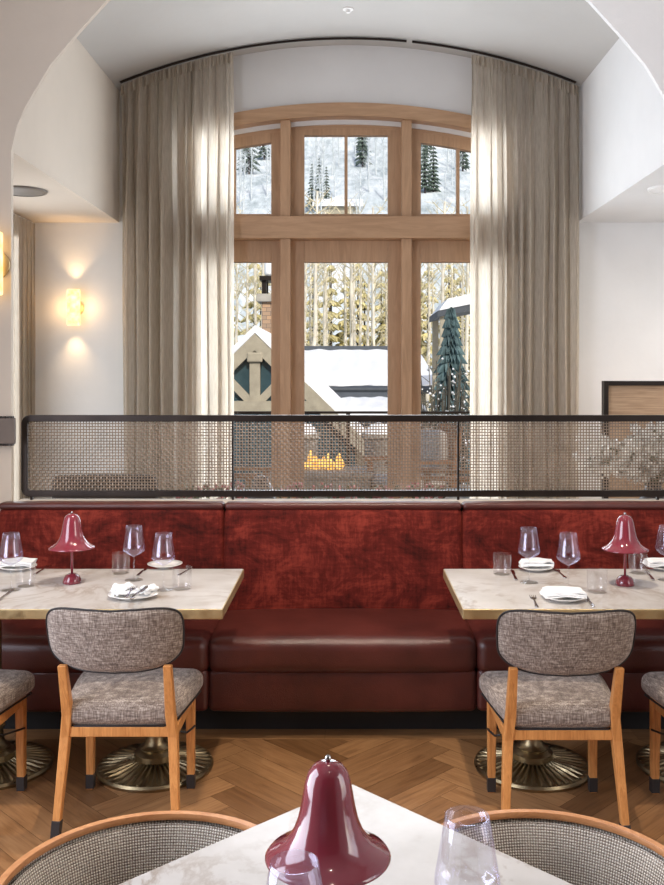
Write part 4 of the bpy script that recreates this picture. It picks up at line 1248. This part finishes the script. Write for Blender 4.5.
# snowy shrub in right pane
sb = empty('snowy_shrub', ((443 - CX) * 16.5 / F, 16.5, -3), 0, 'snow-dusted bare shrub in the lower right door pane', 'shrub')
m = MB(); mm = MB()
for k in range(90):
    a = rnd.uniform(0, 2 * PI); p0 = Vector((0, 0, 0)); zt_ = rnd.uniform(3.4, 4.9); rr_ = rnd.uniform(.1, .75)
    p1 = Vector((rr_ * .5 * math.cos(a), rr_ * .5 * math.sin(a), zt_ * .55)); p2 = Vector((rr_ * math.cos(a), rr_ * math.sin(a), zt_))
    m.tube([p0, p1, p2], [.02, .014, .008], 4, cap=False)
    for q in range(10):
        c = p1.lerp(p2, rnd.random()); e_ = c + Vector((rnd.gauss(0, .12), rnd.gauss(0, .12), rnd.uniform(-.02, .18)))
        m.tube([c, e_], [.008, .005], 3, cap=False)
        if q % 2: blob(mm, e_, rnd.uniform(.012, .03), 5)
m.build('twigs', simple('dark twigs', rgb(92, 88, 78), .8), sb); mm.build('snow_tufts', M['snow'], sb)

# ------------------------------------------------------------------ light
def area(name, loc, rot, sx, sy, power, col, spread=PI):
    l = bpy.data.lights.new(name, 'AREA'); l.shape = 'RECTANGLE'; l.size = sx; l.size_y = sy; l.energy = power; l.color = col
    l.spread = spread
    o = bpy.data.objects.new(name, l); COL.objects.link(o); o.location = loc; o.rotation_euler = rot; return o
# daylight through the openings
area('daylight_left', (XL + .03, 1.8, 1.95), (PI / 2, 0, -PI / 2), 2.2, 2.7, 125, (.82, .87, 1))
area('daylight_right', (XR - .03, .95, 1.95), (PI / 2, 0, PI / 2), 1.6, 2.7, 30, (.9, .93, 1))
area('daylight_aisle_left', (XL + .02, 6.0, 1.4), (PI / 2, 0, -PI / 2), 1.2, 2.4, 20, (.92, .96, 1))
area('daylight_aisle_right', (XR - .02, 6.0, 1.45), (PI / 2, 0, PI / 2), 1.3, 2.2, 17, (.95, .97, 1))
area('daylight_window', (X0, YW - .06, 1.34), (-PI / 2, 0, 0), 2.3, 2.25, 84, (.82, .91, 1))
area('daylight_upper_lights', (X0, YW - .06, 3.13), (-PI / 2, 0, 0), 2.3, .55, 24, (.82, .91, 1))
def spot(name, loc, tgt, power, col, size, blend=.5, rad=.05):
    l = bpy.data.lights.new(name, 'SPOT'); l.energy = power; l.color = col; l.spot_size = size; l.spot_blend = blend; l.shadow_soft_size = rad
    o = bpy.data.objects.new(name, l); COL.objects.link(o); o.location = loc
    o.rotation_euler = (Vector(tgt) - Vector(loc)).to_track_quat('-Z', 'Y').to_euler(); return o
warm = (1, .86, .70)
spot('downlight', (.1, 3.3, 4.65), (.05, 3.75, 0), 290, warm, 1.25, .6, .06)
spot('downlight', (-1.0, 2.2, 4.65), (-.9, 3.7, .6), 95, warm, .9)
spot('downlight', (1.3, 2.2, 4.65), (1.1, 3.7, .6), 95, warm, .9)
spot('downlight', (.3, .4, 4.65), (0, 1.8, .7), 10, warm, .9)
spot('arch_fill', (.2, 2.4, 4.6), (1.9, 4.75, 3.5), 110, (1, .96, .92), 1.2, 1.0, .3)  # added spot without a visible fixture, brightens the right arch
spot('arch_fill', (-.2, 2.4, 4.6), (-1.8, 4.75, 3.5), 30, (1, .93, .85), 1.2, 1.0, .3)  # weaker added spot for the left arch
def point(name, loc, power, col, rad=.04):
    l = bpy.data.lights.new(name, 'POINT'); l.energy = power; l.color = col; l.shadow_soft_size = rad
    o = bpy.data.objects.new(name, l); COL.objects.link(o); o.location = loc
sx_, sz_ = (76 - CX) * YW / F, CH + (CY - 308) * YW / F
for d in (1, -1):
    spot('sconce_bulb', (sx_, YW - .07, sz_ + d * .14), (sx_, YW - .02, sz_ + d * 1.1), 5, (1, .66, .34), 1.5, .9, .02)
    point('sconce_glow', (sx_ + d * .09, YW - .10, sz_), .55, (1, .58, .24), .02)
sun = bpy.data.lights.new('sun', 'SUN'); sun.energy = 2.5; sun.angle = .01; sun.color = (1, .93, .82)
so = bpy.data.objects.new('sun', sun); COL.objects.link(so)
so.rotation_euler = Vector((-.14, .8, -.58)).to_track_quat('-Z', 'Y').to_euler()
w = bpy.data.worlds.new('World'); scn.world = w; w.use_nodes = True; t = w.node_tree
bg = t.nodes['Background']; sky = t.nodes.new('ShaderNodeTexSky')
sky.sky_type = 'NISHITA'; sky.sun_disc = False; sky.sun_elevation = math.radians(32); sky.sun_rotation = math.radians(120)
sky.air_density = 1.0; sky.dust_density = 2.5
mx = t.nodes.new('ShaderNodeMix'); mx.data_type = 'RGBA'; mx.inputs[0].default_value = .0
t.links.new(sky.outputs[0], bg.inputs[0]); bg.inputs[1].default_value = .13

cam = bpy.data.cameras.new('camera'); co = bpy.data.objects.new('camera', cam); COL.objects.link(co)
co.location = (0, 0, CH); co.rotation_euler = (PI / 2, 0, 0)
cam.sensor_fit = 'VERTICAL'; cam.sensor_height = 36; cam.lens = 36 * F / 885
cam.shift_x = (332 - CX) / 885; cam.shift_y = -(442.5 - CY) / 885
cam.clip_start = .05; cam.clip_end = 2000
scn.camera = co
scn.view_settings.view_transform = 'Standard'; scn.view_settings.look = 'None'
scn.view_settings.gamma = 1; scn.view_settings.use_curve_mapping = False
scn.view_settings.exposure = 0.29
